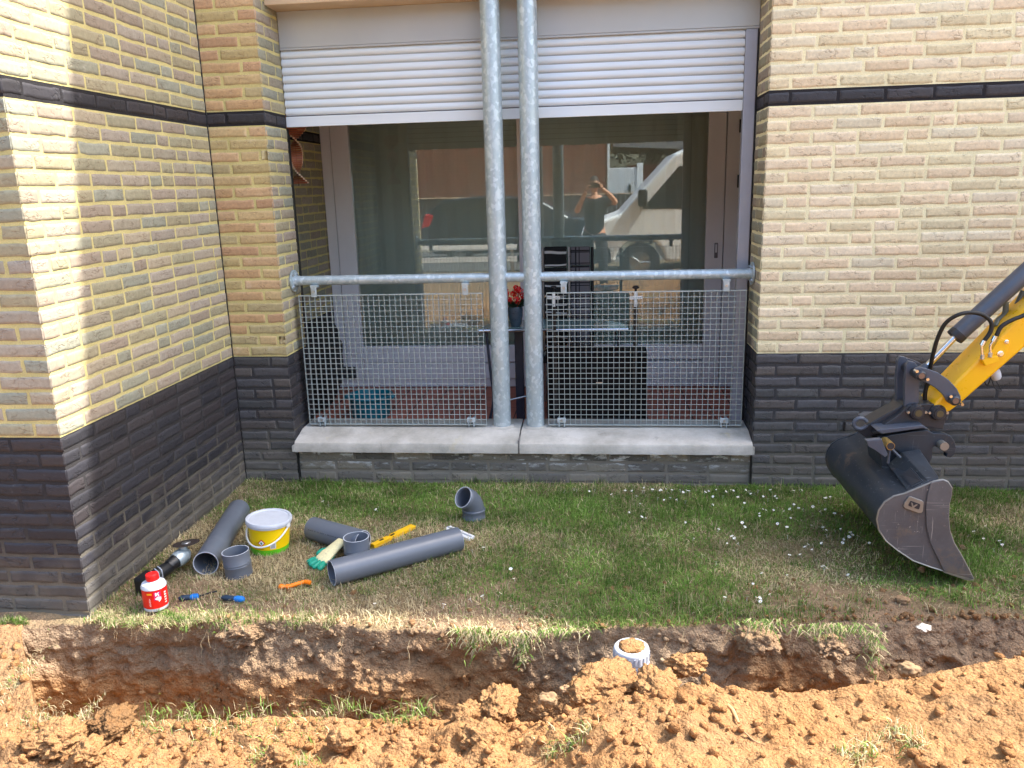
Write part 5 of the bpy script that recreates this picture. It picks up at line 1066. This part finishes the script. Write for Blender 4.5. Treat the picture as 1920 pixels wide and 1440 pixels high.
for i, (u, v, zp, r, lab, fl) in enumerate([
    (452, 1190, -1.57, .072, 'big dry clod hanging on the far lip of the trench right of the red can', .6),
    (1142, 1280, .09, .096, 'largest flat clod, in front of the capped upright pipe', .42), (935, 1318, .06, .062, 'clod on the bank left of the round pebble', .7),
    (1090, 1300, .10, .05, 'clod on the bank just below the largest flat clod', .7), (1232, 1290, .15, .075, 'broad clod on the bank below the capped upright pipe', .6),
    (880, 1345, .03, .05, 'clod at the bank edge beside the exposed buried pipe', .9), (905, 1385, .06, .055, 'cracked clod below the exposed buried pipe', .8),
    (215, 1350, .02, .055, 'grey brown clod at the left of the near bank', .6), (110, 1385, .03, .07, 'lump of orange soil in the lower left of the picture', .6),
    (165, 1410, .03, .045, 'darker clod low in the left foreground', .8), (520, 1425, .03, .05, 'clod at the bottom edge below the grass tufts', .8),
    (1290, 1245, .15, .045, 'clod on the bank right of the capped upright pipe', .7), (1560, 1215, -1.60, .045, 'clod stuck in the shaded far side of the trench on the right', .8),
    (640, 1385, .04, .04, 'clod between the grass tufts and the long cracked heap', .8), (1420, 1200, -1.53, .065, 'angular clod fallen against the shaded far bank', .8)]):
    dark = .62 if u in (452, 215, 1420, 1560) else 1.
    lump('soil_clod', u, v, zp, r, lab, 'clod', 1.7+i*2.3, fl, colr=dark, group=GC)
GS = 'stones lying on the dug soil'
FL = plain('pale_flint', (196, 188, 176), .6, var=.1); SG = plain('pale_pebble', (138, 110, 78), .85, var=.12, scale=40, bump=.3)
for i, (u, v, zp, r, lab, fl, mt) in enumerate([
    (1026, 1312, .13, .024, 'round tan pebble on the crest of the bank', .85, SG), (1705, 1256, .24, .026, 'oblong pebble near the crest at the right', .8, SG),
    (1772, 1358, .245, .036, 'largest half buried stone at the right', .7, MT['stone']), (1692, 1124, .01, .020, 'brown stone on the scraped grass in front of the bucket', .6, MT['stone']),
    (1733, 1177, -1.50, .020, 'pale flint on the far bank at the right', .5, FL), (1804, 1027, .01, .013, 'small pebble in the grass behind the bucket tip', .9, SG),
    (1728, 1068, .01, .016, 'pointed stone under the bucket edge', .8, MT['stone']), (1060, 1292, .1, .016, 'small dark pebble left of the largest flat clod', .8, MT['stone']),
    (1290, 1390, .15, .011, 'pale chalky stone low in the centre foreground', .7, FL), (1018, 974, .006, .013, 'brown crumb of stone on the lawn', .8, MT['stone'])]):
    lump('stone', u, v, zp, r, lab, 'stone', 5.1+i*1.9, fl, mat=mt, group=GS, rough=.3)
# stick
a, b = P(1358, 1322, 2, .2), P(1385, 1362, 2, .2)
o = MB().tube([a+Vector((0, 0, .012)), (a+b)/2+Vector((.004, 0, .016)), b+Vector((0, 0, .01))], [.005, .006, .004], 8).build('stick', plain('bark_stick', (178, 140, 96), .9, bump=.4), org=a, smooth=True); tag(o, 'short brown stick on the spoil bank', 'stick')
cv = curve_pts([P(1395, 1380, 2, .2), P(1420, 1400, 2, .19), P(1460, 1408, 2, .19), P(1500, 1416, 2, .19)]); o = MB().tube([q+Vector((0, 0, .012)) for q in cv], .0025, 6).build('root', plain('bark_root', (160, 120, 84), .9), org=cv[0], smooth=True); tag(o, 'thin brown root lying on the spoil bank below the stick', 'root')

# ================================================================ GRASS
def blades(name, x, y, z, hgt, colr, lean=.6, wid=.0016, dirv=None, droop=0.):
    n = len(x); an = rng.uniform(0, 6.283, n); ln = rng.random(n)*lean; d = np.stack([np.cos(an), np.sin(an), an*0], -1)
    if dirv is not None: d = d*.6+np.array(dirv); 
    sdv = np.stack([-np.sin(an+rng.normal(0, .6, n)), np.cos(an+.0), an*0], -1)
    base = np.stack([x, y, z], -1); up = np.array([0, 0, 1.])
    h = hgt[:, None]; l = ln[:, None]; w_ = (wid*rng.uniform(.6, 1.4, n))[:, None]
    mid = base+up*h*.55*(1-.25*l)+d*h*l*.35; tip = base+up*h*(1-.55*l-droop)+d*h*(l*1.0+droop*.6)
    V = np.stack([base-sdv*w_, base+sdv*w_, mid+sdv*w_*.8, mid-sdv*w_*.8, tip+sdv*w_*.12, tip-sdv*w_*.12], 1).reshape(-1, 3)
    k = np.arange(n)[:, None]*6; F = np.concatenate([k+np.array([[0, 1, 2, 3]]), k+np.array([[3, 2, 4, 5]])], 0)
    C = np.repeat(colr, 6, 0); C = C.reshape(n, 6, 3); C[:, :2] *= .8; C[:, 4:] *= 1.1
    return meshobj(name, V, F, MT['grass'], None, False, colors=C.reshape(-1, 3))
def grasscol(n, dry):
    g1, g2, g3 = [np.array(s2l(c)) for c in ((112, 146, 62), (152, 176, 94), (92, 124, 54))]; s1, s2_ = np.array(s2l((220, 206, 166))), np.array(s2l((190, 168, 130)))
    t = rng.random((n, 1)); u = rng.random((n, 1)); gr = np.where(u < .45, g1*(1-t)+g2*t, g3*(1-t)+g1*t); st = s1*(1-t)+s2_*t
    return np.where(rng.random((n, 1)) < dry[:, None], st, gr)*rng.uniform(.75, 1.15, (n, 1))
N = 250000; x = rng.uniform(-.0, 4.6, N); y = rng.uniform(-1.62, -.01, N); ed = yf_(x)
dry = np.clip(.31+1.1*(fbm(x*1.7, y*2.6, 3, 3))+np.interp(x, [0, .8, 1.6, 2.4, 5], [.34, .32, .12, -.08, -.05])+np.interp(y, [-1.6, -1.2, -.5, 0], [.18, .05, .0, -.25]), .06, .96)
bare = sstep((fbm(x*2.5, y*3.2, 7, 3)+(y/ed-.80)*3.0)*1.8)
right = sstep((x-2.7)/.5)*sstep((-y-1.0)/.25)*.6
keep = (y > ed-.01) & (rng.random(N) > np.clip(bare*np.interp(x, [.3, 1.3], [.8, .58])+right+.10*dry, 0, .97)) & (rng.random(N) < .40+.75*(fbm(x*9, y*9, 5, 3)*.5+.5))
x, y, dry = x[keep], y[keep], dry[keep]; n = len(x); tall = fbm(x*2.2, y*2.5, 8, 3)*.5+.5
h = (.010+.026*rng.random(n))*(.5+1.0*tall)*(1-.25*dry); h += .022*(rng.random(n) < .06)
h *= np.interp(y, [-.12, -.02], [1., 1.25])
tag(blades('grass', x, y, lawn_z(x, y)-.003, h, grasscol(n, dry)*(.72+.6*sstep(fbm(x*5, y*6, 12, 3)*.8+.5))[:, None], 1.3, .0015), 'patchy green and straw coloured lawn grass between the wall and the trench', 'grass', kind='stuff')
def tuft(cx, cy, rx, ry, n, hh, dryv, zf, lean=1.0, bright=1., droop=0., dirv=None):
    a = rng.normal(0, .45, n)*rx+cx; b = rng.normal(0, .45, n)*ry+cy; c = grasscol(n, np.full(n, dryv))*bright
    return a, b, zf(a, b)-.004, hh*rng.uniform(.4, 1.4, n), np.clip(c*1.0, 0, .8), droop
T = []
def addt(u0, u1, v, zp, n, hh, dryv, zf, ry=.04, bright=1., k=1):
    for i in range(k):
        u = u0+(u1-u0)*(i+rng.uniform(.1, .9))/k; p_ = P(u, v+rng.uniform(-14, 14) if zp > .01 or v > 1300 else v+rng.uniform(-6, 6), 2, zp); T.append(tuft(p_.x, p_.y, (u1-u0)/k/520*rng.uniform(.5, 1.1), ry*rng.uniform(.6, 1.3), n, hh, dryv, zf, bright=bright))
sp = lambda a, b: spoil_z(a, b)
addt(255, 420, 1356, 0, 70, .035, .35, sp, .08, 1.1, 5); addt(430, 640, 1352, 0, 34, .032, .4, sp, .1, 1.1, 5); addt(640, 820, 1344, 0, 55, .045, .3, sp, .03, 1.1, 4)
addt(360, 600, 1375, 0, 45, .03, .6, sp, .08, 1.3, 6); addt(480, 560, 1410, .02, 160, .035, .4, sp, .03, 1.2, 2); addt(1010, 1110, 1375, .14, 80, .035, .6, sp, .05, 1.2, 3)
addt(1280, 1350, 1262, .17, 160, .03, .5, sp, .02, 1.2, 2); addt(1400, 1460, 1265, .18, 150, .035, .45, sp, .015, 1.2, 2); addt(1580, 1720, 1412, .22, 100, .034, .6, sp, .05, 1.3, 4); addt(40, 200, 1345, .01, 150, .02, .8, sp, .1, 1.1, 5); addt(0, 50, 1270, .01, 250, .018, .85, sp, .15, 1.1, 3)
lz = lambda a, b: lawn_z(a, b)
addt(180, 400, 1164, 0, 210, .026, .62, lz, .05, 1.1, 9); addt(380, 640, 1160, 0, 110, .035, .45, lz, .08, .95, 7); addt(300, 350, 1158, 0, 160, .035, .1, lz, .03, 1.0, 2); addt(1280, 1420, 1145, 0, 120, .04, .3, lz, .09, 1., 5); addt(1100, 1280, 1150, 0, 50, .03, .5, lz, .08, 1., 4); addt(1420, 1640, 1150, 0, 70, .03, .5, lz, .1, .9, 6)
addt(0, 45, 1165, 0, 200, .03, .2, lz, .02, .9, 2); addt(560, 1400, 903, 0, 60, .045, .3, lz, .02, 1., 24); addt(1420, 1920, 905, 0, 110, .045, .12, lz, .025, 1., 16); addt(470, 560, 912, 0, 120, .04, .5, lz, .03, 1., 3)
for i in range(300):
    a_, b_ = rng.uniform(.3, 4.4), rng.uniform(-1.35, -.03)
    if a_ < 1.4 and rng.random() < .5: continue
    T.append(tuft(a_, b_, .05, .035, int(rng.integers(14, 42)), rng.uniform(.028, .052), .08 if rng.random() < .75 else .8, lz))
A = [np.concatenate([t[i] for t in T]) for i in range(5)]
tag(blades('grass_tufts', A[0], A[1], A[2], A[3], A[4]*.85, 1.2, .0012), 'longer grass tufts along the wall foot, the trench lips and the spoil bank', 'grass', kind='stuff')
mb = MB(); rd = random.Random(21)
for i in range(46):
    xx = rd.uniform(.1, 3.6); y0 = float(yf_(xx))-.012; z0 = -rd.uniform(.01, .12); q = Vector((xx, y0, z0)); pts_ = [q]; L_ = rd.uniform(.02, .08)
    for k in range(4): q = q+Vector((rd.uniform(-.35, .35), rd.uniform(-.45, -.02), rd.uniform(-1, -.2)))*L_*.4; pts_.append(q)
    mb.tube(pts_, [.0011, .001, .0008, .0006, .0004], 4)
tag(mb.build('hanging_roots', plain('root_fibre', (190, 168, 130), .9)), 'thin pale roots hanging out of the cut far side of the trench', 'roots', kind='stuff')
# turf hanging over the far lip
def hang(u0, u1, v0, v1, n, ln, dryv, bright=1.):
    u = rng.normal((u0+u1)/2, (u1-u0)*.30, n); v = v0-4+np.abs(rng.normal(0, .55, n))*(v1-v0); ps = np.array([P(a_, b_, 1, -1.585+.02*rng.random()-.0)[:] for a_, b_ in zip(u, v)])
    ps[:, 1] -= .01
    c = grasscol(n, np.full(n, dryv))*bright; an = rng.uniform(0, 6.28, n)
    d = np.stack([np.cos(an)*.9, -.5-.5*rng.random(n), -rng.random(n)*1.4+.5], -1); L_ = (ln*rng.uniform(.5, 1.3, n))[:, None]; sdv = np.stack([np.ones(n), 0*an, 0*an], -1)*.0016
    mid = ps+d*L_*.5; tip = ps+d*L_-np.array([0, 0, 1])*L_*.35
    V = np.stack([ps-sdv, ps+sdv, mid+sdv, mid-sdv, tip+sdv*.2, tip-sdv*.2], 1).reshape(-1, 3); k = np.arange(n)[:, None]*6
    return V, np.concatenate([k+np.array([[0, 1, 2, 3]]), k+np.array([[3, 2, 4, 5]])], 0), np.repeat(c, 6, 0)
HH = [hang(858, 925, 1174, 1206, 330, .026, .6, 1.05), hang(925, 1005, 1182, 1204, 230, .022, .7, 1.05), hang(968, 990, 1198, 1240, 120, .02, .65, 1.), hang(1000, 1100, 1178, 1186, 90, .025, .4), hang(70, 98, 1178, 1200, 70, .03, .3, 1.1), hang(1500, 1640, 1168, 1188, 200, .03, .35, .8), hang(1620, 1655, 1185, 1232, 110, .026, .35, .8), hang(1380, 1480, 1160, 1180, 120, .03, .4, .8)]
nb = 0; Vs = []; Fs = []; Cs = []
for V, F, C in HH: Vs.append(V); Fs.append(F+nb); Cs.append(C); nb += len(V)
tag(meshobj('hanging_turf', np.concatenate(Vs), np.concatenate(Fs), MT['grass'], None, False, colors=np.concatenate(Cs)), 'clumps of turf hanging over the far lip of the trench', 'turf', kind='stuff')
# daisies
def daisy_mesh():
    mb = MB(); n = 11
    for i in range(n):
        t = i/n*6.283; d = Vector((math.cos(t), math.sin(t), .22)); s = Vector((-math.sin(t), math.cos(t), 0))*.0030
        mb.add([d*.001, d*.0065+s, d*.0095, d*.0065-s], [(0, 1, 2, 3)])
    mb.lathe([(.0028, .0), (.0026, .0016), (0, .0022)], (0, 0, .0), n=8)
    mb.tube([(0, 0, -.018), (0, 0, 0)], .0006, 4); return mb
DM = daisy_mesh(); first = None
cl = [(1250, 905, 90, 10, 16), (1430, 915, 70, 20, 12), (1480, 945, 90, 25, 22), (1300, 930, 120, 20, 14), (1520, 1000, 70, 30, 12), (1560, 950, 40, 25, 9), (1585, 1000, 25, 10, 6), (1350, 1000, 90, 50, 10), (1200, 960, 80, 30, 6), (1100, 915, 70, 8, 6), (900, 1060, 90, 40, 8), (700, 940, 110, 20, 4), (1550, 1050, 70, 30, 9), (1850, 1000, 50, 30, 7), (1420, 1110, 90, 30, 8), (760, 1130, 110, 15, 4)]
rd = random.Random(12)
for u, v, su, sv_, n in cl:
    for i in range(n):
        pu, pv = u+rd.gauss(0, su*.6), v+rd.gauss(0, sv_*.6)
        if pv < 915: pv = 915+rd.random()*6
        q = P(pu, pv, 2, .03)
        if 1640 < pu < 1800 and pv < 1090: continue
        if first is None:
            o = DM.build('daisy', MT['petal'], org=(0, 0, 0)); o.data.materials.append(MT['yolk'])
            for p_ in o.data.polygons[11:11+16]: p_.material_index = 1
            first = o
        else: o = first.copy(); col.objects.link(o)
        o.location = (q.x, q.y, float(lawn_z(np.array(q.x), np.array(q.y)))+.020+rd.random()*.008); o.rotation_euler = (rd.uniform(.1, .7), rd.uniform(-.3, .3), rd.uniform(0, 6)); o.scale = (rd.uniform(.55, .95),)*3
        tag(o, 'small white daisy growing in the lawn', 'daisy', 'daisies scattered over the lawn')

# ================================================================ BEHIND THE CAMERA (seen mirrored in the balcony glass)
def refl(u, v, Yr):
    """real position at depth Yr of what the photo shows mirrored in the door glass at pixel (u, v)"""
    q = P(u, v, 1, 2*(YD+.022)-Yr); return Vector((q.x, Yr, q.z))
# brown brick building
bxr = refl(1140, 350, -20).x
BB2 = thing('brown_brick_house', (bxr-5, -22, 0), 'brown brick house beyond the fence, mirrored in the balcony glass', 'building')
MB().box((bxr-14, -28, 0), (bxr, -20, 6.5)).build('wall', MT['brown_brick'], BB2); MB().prism([(bxr-14.3, 6.5), (bxr+.3, 6.5), (bxr+.3, 6.7), (bxr-7, 9.5), (bxr-14.3, 6.7)], -28.2, -19.8).build('roof', MT['roof'], BB2)
MB().box((bxr-.02, -20.06, 0), (bxr+.06, -19.98, 6.5)).build('downpipe', MT['white'], BB2)
# timber fence
FN = thing('timber_fence', (0, -15.5, 0), 'weathered vertical board fence across the road, mirrored in the balcony glass', 'fence')
fz = refl(850, 372, -15.5).z; mb = MB(); xx = -9.
i = 0
while xx < 10:
    mb.box((xx, -15.5+.02*(i % 2), .05), (xx+.115, -15.47+.02*(i % 2), fz+.01*math.sin(i*2.1))); xx += .125; i += 1
mb.build('boards', MT['fencewood'], FN); mb = MB()
for xx in np.arange(-9, 10.1, 1.8): mb.box((xx-.05, -15.56, 0), (xx+.05, -15.505, fz+.08))
mb.build('posts', MT['fencewood'], FN); MB().box((-9, -15.53, fz), (10, -15.43, fz+.03)).build('rail', MT['palewood'], FN)
# white corrugated shed
a, b = refl(1141, 315, -17.5), refl(1194, 360, -17.5); SH_ = thing('metal_shed', ((a.x+b.x)/2, -17.5, 0), 'white corrugated metal shed door behind the fence, mirrored in the glass', 'shed')
mb = MB(); nn = 14
for i in range(nn): x0 = a.x+(b.x-a.x)*i/nn; x1 = a.x+(b.x-a.x)*(i+1)/nn; mb.box((x0, -17.7, 0), ((x0+x1)/2, -17.5, a.z)); mb.box(((x0+x1)/2, -17.7, 0), (x1, -17.53, a.z-.01))
mb.build('panel', MT['vanwhite'], SH_); MB().box((b.x, -17.7, 0), (b.x+.18, -17.48, a.z+.12)).build('post', MT['vanwhite'], SH_)
MB().box((b.x-.25, -17.49, a.z-.75), (b.x-.18, -17.44, a.z-.5)).build('handle', MT['blackplastic'], SH_)
# garage with a grey roof behind the van
a = refl(1160, 280, -21); GA = thing('garage', (a.x+4, -23, 0), 'low grey roofed garage behind the white van, mirrored in the glass', 'garage')
MB().box((a.x+.3, -26, 0), (a.x+9, -21, 2.3)).build('wall', MT['brown_brick'], GA); MB().prism([(a.x-.2, 2.9), (a.x+9.5, 2.3), (a.x+9.5, 2.45), (a.x-.2, 3.25)], -26.5, -20.5).build('roof', MT['roof'], GA)
def tree(name, x, y, h, rad, lab, seed):
    rd = random.Random(seed); t = thing(name, (x, y, 0), lab, 'tree', 'trees behind the garage'); mb = MB(); mb.tube([(x, y, 0), (x+.1, y, h*.3), (x, y+.1, h*.62)], [.2, .15, .08], 10)
    for i in range(7): an = i*.9; mb.tube([(x, y, h*(.3+.04*i)), (x+math.cos(an)*rad*.6, y+math.sin(an)*rad*.6, h*(.55+.05*i))], [.07, .02], 6)
    mb.build('trunk', MT['bark'], t); rg = np.random.default_rng(seed); n = 5000; cen = rg.normal(0, .45, (34, 3))*np.array([rad, rad, h*.3])+np.array([x, y, h*.65])
    c = cen[rg.integers(0, 34, n)]+rg.normal(0, rad*.16, (n, 3)); d1 = rg.normal(0, 1, (n, 3)); d1 /= np.linalg.norm(d1, axis=1)[:, None]; d2 = np.cross(d1, rg.normal(0, 1, (n, 3))); d2 /= np.linalg.norm(d2, axis=1)[:, None]; s = .07
    V = np.stack([c-d1*s, c+d2*s*.6, c+d1*s, c-d2*s*.6], 1).reshape(-1, 3); F = np.arange(4*n).reshape(n, 4); cc = np.array(s2l((70, 92, 48)))*rg.uniform(.6, 1.4, (n, 1)); meshobj('crown', V, F, MT['foliage'], t, False, colors=np.repeat(cc, 4, 0))
tree('tree', bxr+1.6, -25, 6.5, 1.8, 'leafy tree nearest the brown house, mirrored in the glass', 5); tree('tree', bxr+5.5, -28, 7.5, 2.4, 'broad leafy tree further right behind the garage roof, mirrored in the glass', 6)
# vehicles
def wheel(x, y, z, r, wdt, parent, side=1):
    wv = MB().lathe([(r*.55, 0), (r*.97, 0), (r, wdt*.2), (r, wdt*.8), (r*.97, wdt), (r*.55, wdt)], (x, y, z), (0, side, 0), 32).build('wheel', MT['rubber'], parent, smooth=True, angle=40)
    mb = MB().lathe([(0, wdt*.9), (r*.15, wdt*.92), (r*.18, wdt*.8), (r*.5, wdt*.75), (r*.6, wdt*.95)], (x, y, z), (0, side, 0), 32)
    for k in range(5): t = k*1.2566; mb.tube([(x, y+side*wdt*.85, z), (x+math.cos(t)*r*.55, y+side*wdt*.85, z+math.sin(t)*r*.55)], r*.07, 6)
    mb.build('rim', MT['steel'], wv, smooth=True)
# white van: nose towards -x
yv = -6.1; wx = refl(1200, 520, yv).x
VN = thing('white_van', (wx+2, yv-1, 0), 'white delivery van parked on the road, mirrored in the balcony glass', 'van')
vp = [(-1.0, .35), (-1.05, .62), (-1.0, .86), (-.88, 1.0), (-.35, 1.16), (.55, 2.12), (.95, 2.3), (4.6, 2.36), (4.7, .4)]
arch = [(wx+.42*math.cos(t), .34+.42*math.sin(t)) for t in np.linspace(0, math.pi, 13)]
body = [(wx+a_, b_) for a_, b_ in vp]+[(wx+3.6, .32)]+arch
MB().prism(body, yv-2.0, yv).build('body', MT['vanwhite'], VN, bevel=.06, seg=3)
MB().prism([(wx-.26, 1.19), (wx+.50, 2.02), (wx+.62, 2.05), (wx-.14, 1.2)], yv-1.9, yv-.06, ).build('windscreen', MT['carglass'], VN)
MB().prism([(wx+.02, 1.24), (wx+.62, 1.92), (wx+1.35, 1.94), (wx+1.35, 1.22)], yv-.004, yv+.006).build('side_window', MT['carglass'], VN, bevel=.01)
MB().prism([(wx-.97, .72), (wx-.92, .96), (wx-.62, 1.06), (wx-.72, .84)], yv-.01, yv+.012).build('headlight', MT['chrome'], VN, bevel=.02)
MB().prism([(wx-1.07, .34), (wx-1.07, .60), (wx-.5, .60), (wx-.48, .34)], yv-2.01, yv+.02).build('bumper', MT['blackplastic'], VN, bevel=.04)
MB().box((wx-.05, yv, 1.28), (wx+.1, yv+.22, 1.56)).build('mirror', MT['blackplastic'], VN, bevel=.03)
wheel(wx, yv-.24, .34, .34, .24, VN); wheel(wx+3.1, yv-.24, .34, .34, .24, VN)
# dark car
yc = -10.2; a = refl(790, 425, yc); b = refl(835, 472, yc)
CA = thing('dark_car', (a.x+2, yc-.9, 0), 'dark blue estate car parked along the fence, mirrored in the balcony glass', 'car')
cx0 = a.x; cpv = [(0, .35), (-.02, .75), (.05, .95), (.25, 1.25), (.5, 1.42), (1.5, 1.5), (2.6, 1.42), (3.3, 1.0), (4.1, .88), (4.25, .6), (4.22, .32)]
MB().prism([(cx0+x_, z_) for x_, z_ in cpv]+[(cx0+3.9, .22), (cx0+.3, .22)], yc-1.75, yc).build('body', MT['carpaint'], CA, bevel=.08, seg=3)
MB().prism([(cx0+.42, 1.0), (cx0+.62, 1.33), (cx0+1.5, 1.4), (cx0+1.5, 1.0)], yc-.004, yc+.006).build('side_window', MT['carglass'], CA); MB().prism([(cx0+1.58, 1.0), (cx0+1.58, 1.4), (cx0+2.5, 1.33), (cx0+3.05, 1.0)], yc-.004, yc+.006).build('side_window', MT['carglass'], CA)
MB().prism([(cx0-.02, .8), (cx0+.1, 1.12), (cx0+.3, 1.1), (cx0+.18, .84)], yc-.1, yc+.012).build('tail_light', MT['taillight'], CA, bevel=.02)
wheel(cx0+.85, yc-.2, .32, .32, .21, CA); wheel(cx0+3.4, yc-.2, .32, .32, .21, CA)
# site barrier on the road edge
a, b = refl(792, 484, -7.2), refl(960, 496, -7.2); BR = thing('site_barrier', ((a.x+b.x)/2, -7.2, 0), 'low white two board site barrier, mirrored in the glass', 'barrier')
for z in (.52, .30): MB().box((a.x-.4, -7.22, z), (b.x+.1, -7.2, z+.10)).build('board', MT['vanwhite'], BR)
for x in (a.x-.3, b.x): MB().box((x-.03, -7.25, 0), (x+.03, -7.225, .66)).build('post', MT['steel'], BR)

# ---- the photographer
px_, py_ = 2.03, -4.66
PE = thing('person', (px_, py_, 0), 'person in black T-shirt and dark trousers photographing with raised hands, mirrored in glass', 'person')
nodes = [((px_, py_, .96), (.150, .105)), ((px_, py_, 1.12), (.135, .10)), ((px_, py_, 1.32), (.165, .115)), ((px_, py_, 1.43), (.12, .085)), ((px_, py_+.01, 1.50), (.052, .052)), ((px_, py_+.02, 1.57), (.055, .06)),
         ((px_-.19, py_, 1.42), (.062, .062)), ((px_-.27, py_+.10, 1.26), (.048, .048)), ((px_-.17, py_+.24, 1.47), (.036, .036)), ((px_-.115, py_+.285, 1.575), (.026, .030)),
         ((px_+.19, py_, 1.42), (.062, .062)), ((px_+.33, py_+.08, 1.38), (.048, .048)), ((px_+.21, py_+.22, 1.52), (.036, .036)), ((px_+.115, py_+.285, 1.60), (.026, .030)),
         ((px_-.10, py_, .88), (.098, .10)), ((px_-.13, py_+.02, .50), (.064, .07)), ((px_-.15, py_, .10), (.042, .045)), ((px_-.16, py_+.13, .04), (.045, .03)),
         ((px_+.10, py_, .88), (.098, .10)), ((px_+.13, py_+.02, .50), (.064, .07)), ((px_+.15, py_, .10), (.042, .045)), ((px_+.16, py_+.13, .04), (.045, .03))]
edges = [(0, 1), (1, 2), (2, 3), (3, 4), (4, 5), (3, 6), (6, 7), (7, 8), (8, 9), (3, 10), (10, 11), (11, 12), (12, 13), (0, 14), (14, 15), (15, 16), (16, 17), (0, 18), (18, 19), (19, 20), (20, 21)]
skin_obj('body', nodes, edges, MT['skin'], PE)
skin_obj('t_shirt', [((px_, py_, .84), (.178, .135)), ((px_, py_, 1.12), (.155, .118)), ((px_, py_, 1.32), (.185, .13)), ((px_, py_, 1.42), (.14, .10)), ((px_-.19, py_, 1.42), (.078, .078)), ((px_-.25, py_+.07, 1.31), (.066, .066)), ((px_+.19, py_, 1.42), (.078, .078)), ((px_+.30, py_+.06, 1.39), (.066, .066))],
         [(0, 1), (1, 2), (2, 3), (3, 4), (4, 5), (3, 6), (6, 7)], MT['tshirt'], PE)
skin_obj('trousers', [((px_, py_, 1.04), (.150, .11)), ((px_-.10, py_, .86), (.11, .112)), ((px_-.13, py_+.02, .50), (.078, .084)), ((px_-.15, py_, .12), (.064, .068)), ((px_+.10, py_, .86), (.11, .112)), ((px_+.13, py_+.02, .50), (.078, .084)), ((px_+.15, py_, .12), (.064, .068))],
         [(0, 1), (1, 2), (2, 3), (0, 4), (4, 5), (5, 6)], MT['jeans'], PE)
bm = bmesh.new(); bmesh.ops.create_icosphere(bm, subdivisions=4, radius=1)
hc = Vector((px_, py_+.03, 1.655))
for v in bm.verts:
    c = v.co.copy(); w_ = 1-.22*max(0, -c.z)**1.5; x_, y_, z_ = c.x*.076*w_, c.y*.096*(1-.1*max(0, -c.z)), c.z*.118
    if c.y > .6: y_ += .020*math.exp(-((c.x/.16)**2+((c.z+.18)/.22)**2)); y_ -= .010*(math.exp(-(((abs(c.x)-.42)/.2)**2+((c.z-.05)/.14)**2))); y_ += .006*math.exp(-((c.x/.3)**2+((c.z+.52)/.08)**2))
    if abs(c.x) > .93: x_ += math.copysign(.012, c.x)*math.exp(-((c.z/.3)**2+((c.y+.05)/.2)**2))
    v.co = hc+Vector((x_, y_, z_))
for n_, mt_, f_ in (('head', MT['skin'], None), ('hair', MT['hair'], 1)):
    b2 = bm.copy()
    if f_:
        bmesh.ops.delete(b2, geom=[v for v in b2.verts if not ((v.co-hc).z > .045 or (v.co-hc).y < -.02 and (v.co-hc).z > -.06)], context='VERTS')
        for v in b2.verts: v.co = hc+(v.co-hc)*1.09+Vector((0, -.002, .004))
    me = bpy.data.meshes.new(n_)
    for v in b2.verts: v.co -= Vector((px_, py_, 0))
    b2.to_mesh(me); b2.free(); me.materials.append(mt_); me.polygons.foreach_set('use_smooth', [True]*len(me.polygons)); o = bpy.data.objects.new(n_, me); col.objects.link(o); o.parent = PE
bm.free()
for s in (-1, 1):
    MB().lathe([(0, .009), (.006, .007), (.009, 0), (.006, -.007), (0, -.009)], hc+Vector((s*.030, .082, .006)), (0, 1, 0), 12).build('eye', MT['white'], PE, smooth=True)
    wr_ = Vector((px_+s*.115, py_+.285, 1.575 if s < 0 else 1.60)); 
    skin_obj('hand', [(wr_, .020), (wr_+Vector((-s*.014, .006, .035)), (.012, .030)), (wr_+Vector((-s*.02, .010, .065)), (.011, .028))], [(0, 1), (1, 2)], MT['skin'], PE)
    for k in range(4):
        rt = wr_+Vector((-s*.022, -.010+.0145*k-.01, .060)); skin_obj('finger', [(rt, .0085), (rt+Vector((-s*.018, .004, .022-.003*k)), .008), (rt+Vector((-s*.036, .004, .020-.003*k)), .0075), (rt+Vector((-s*.050, .0, .010-.002*k)), .0065)], [(0, 1), (1, 2), (2, 3)], MT['skin'], PE, 1)
    rt = wr_+Vector((-s*.010, -.012, .020)); skin_obj('thumb', [(rt, .0095), (rt+Vector((-s*.020, -.016, .012)), .009), (rt+Vector((-s*.036, -.012, .022)), .0075)], [(0, 1), (1, 2)], MT['skin'], PE, 1)
    MB().tube([(px_+s*.15, py_-.10, .03), (px_+s*.155, py_+.02, .055), (px_+s*.16, py_+.16, .04)], [.045, .052, .038], 14).build('shoe', MT['rubber'], PE, smooth=True)
PH = thing('phone', (px_, py_+.295, 1.6), 'black mobile phone held up in both hands of the person, mirrored in the glass', 'phone')
MB().box((px_-.078, py_+.292, 1.612), (px_+.078, py_+.300, 1.688)).build('case', MT['blackplastic'], PH, bevel=.003)
print('objects', len(bpy.data.objects))
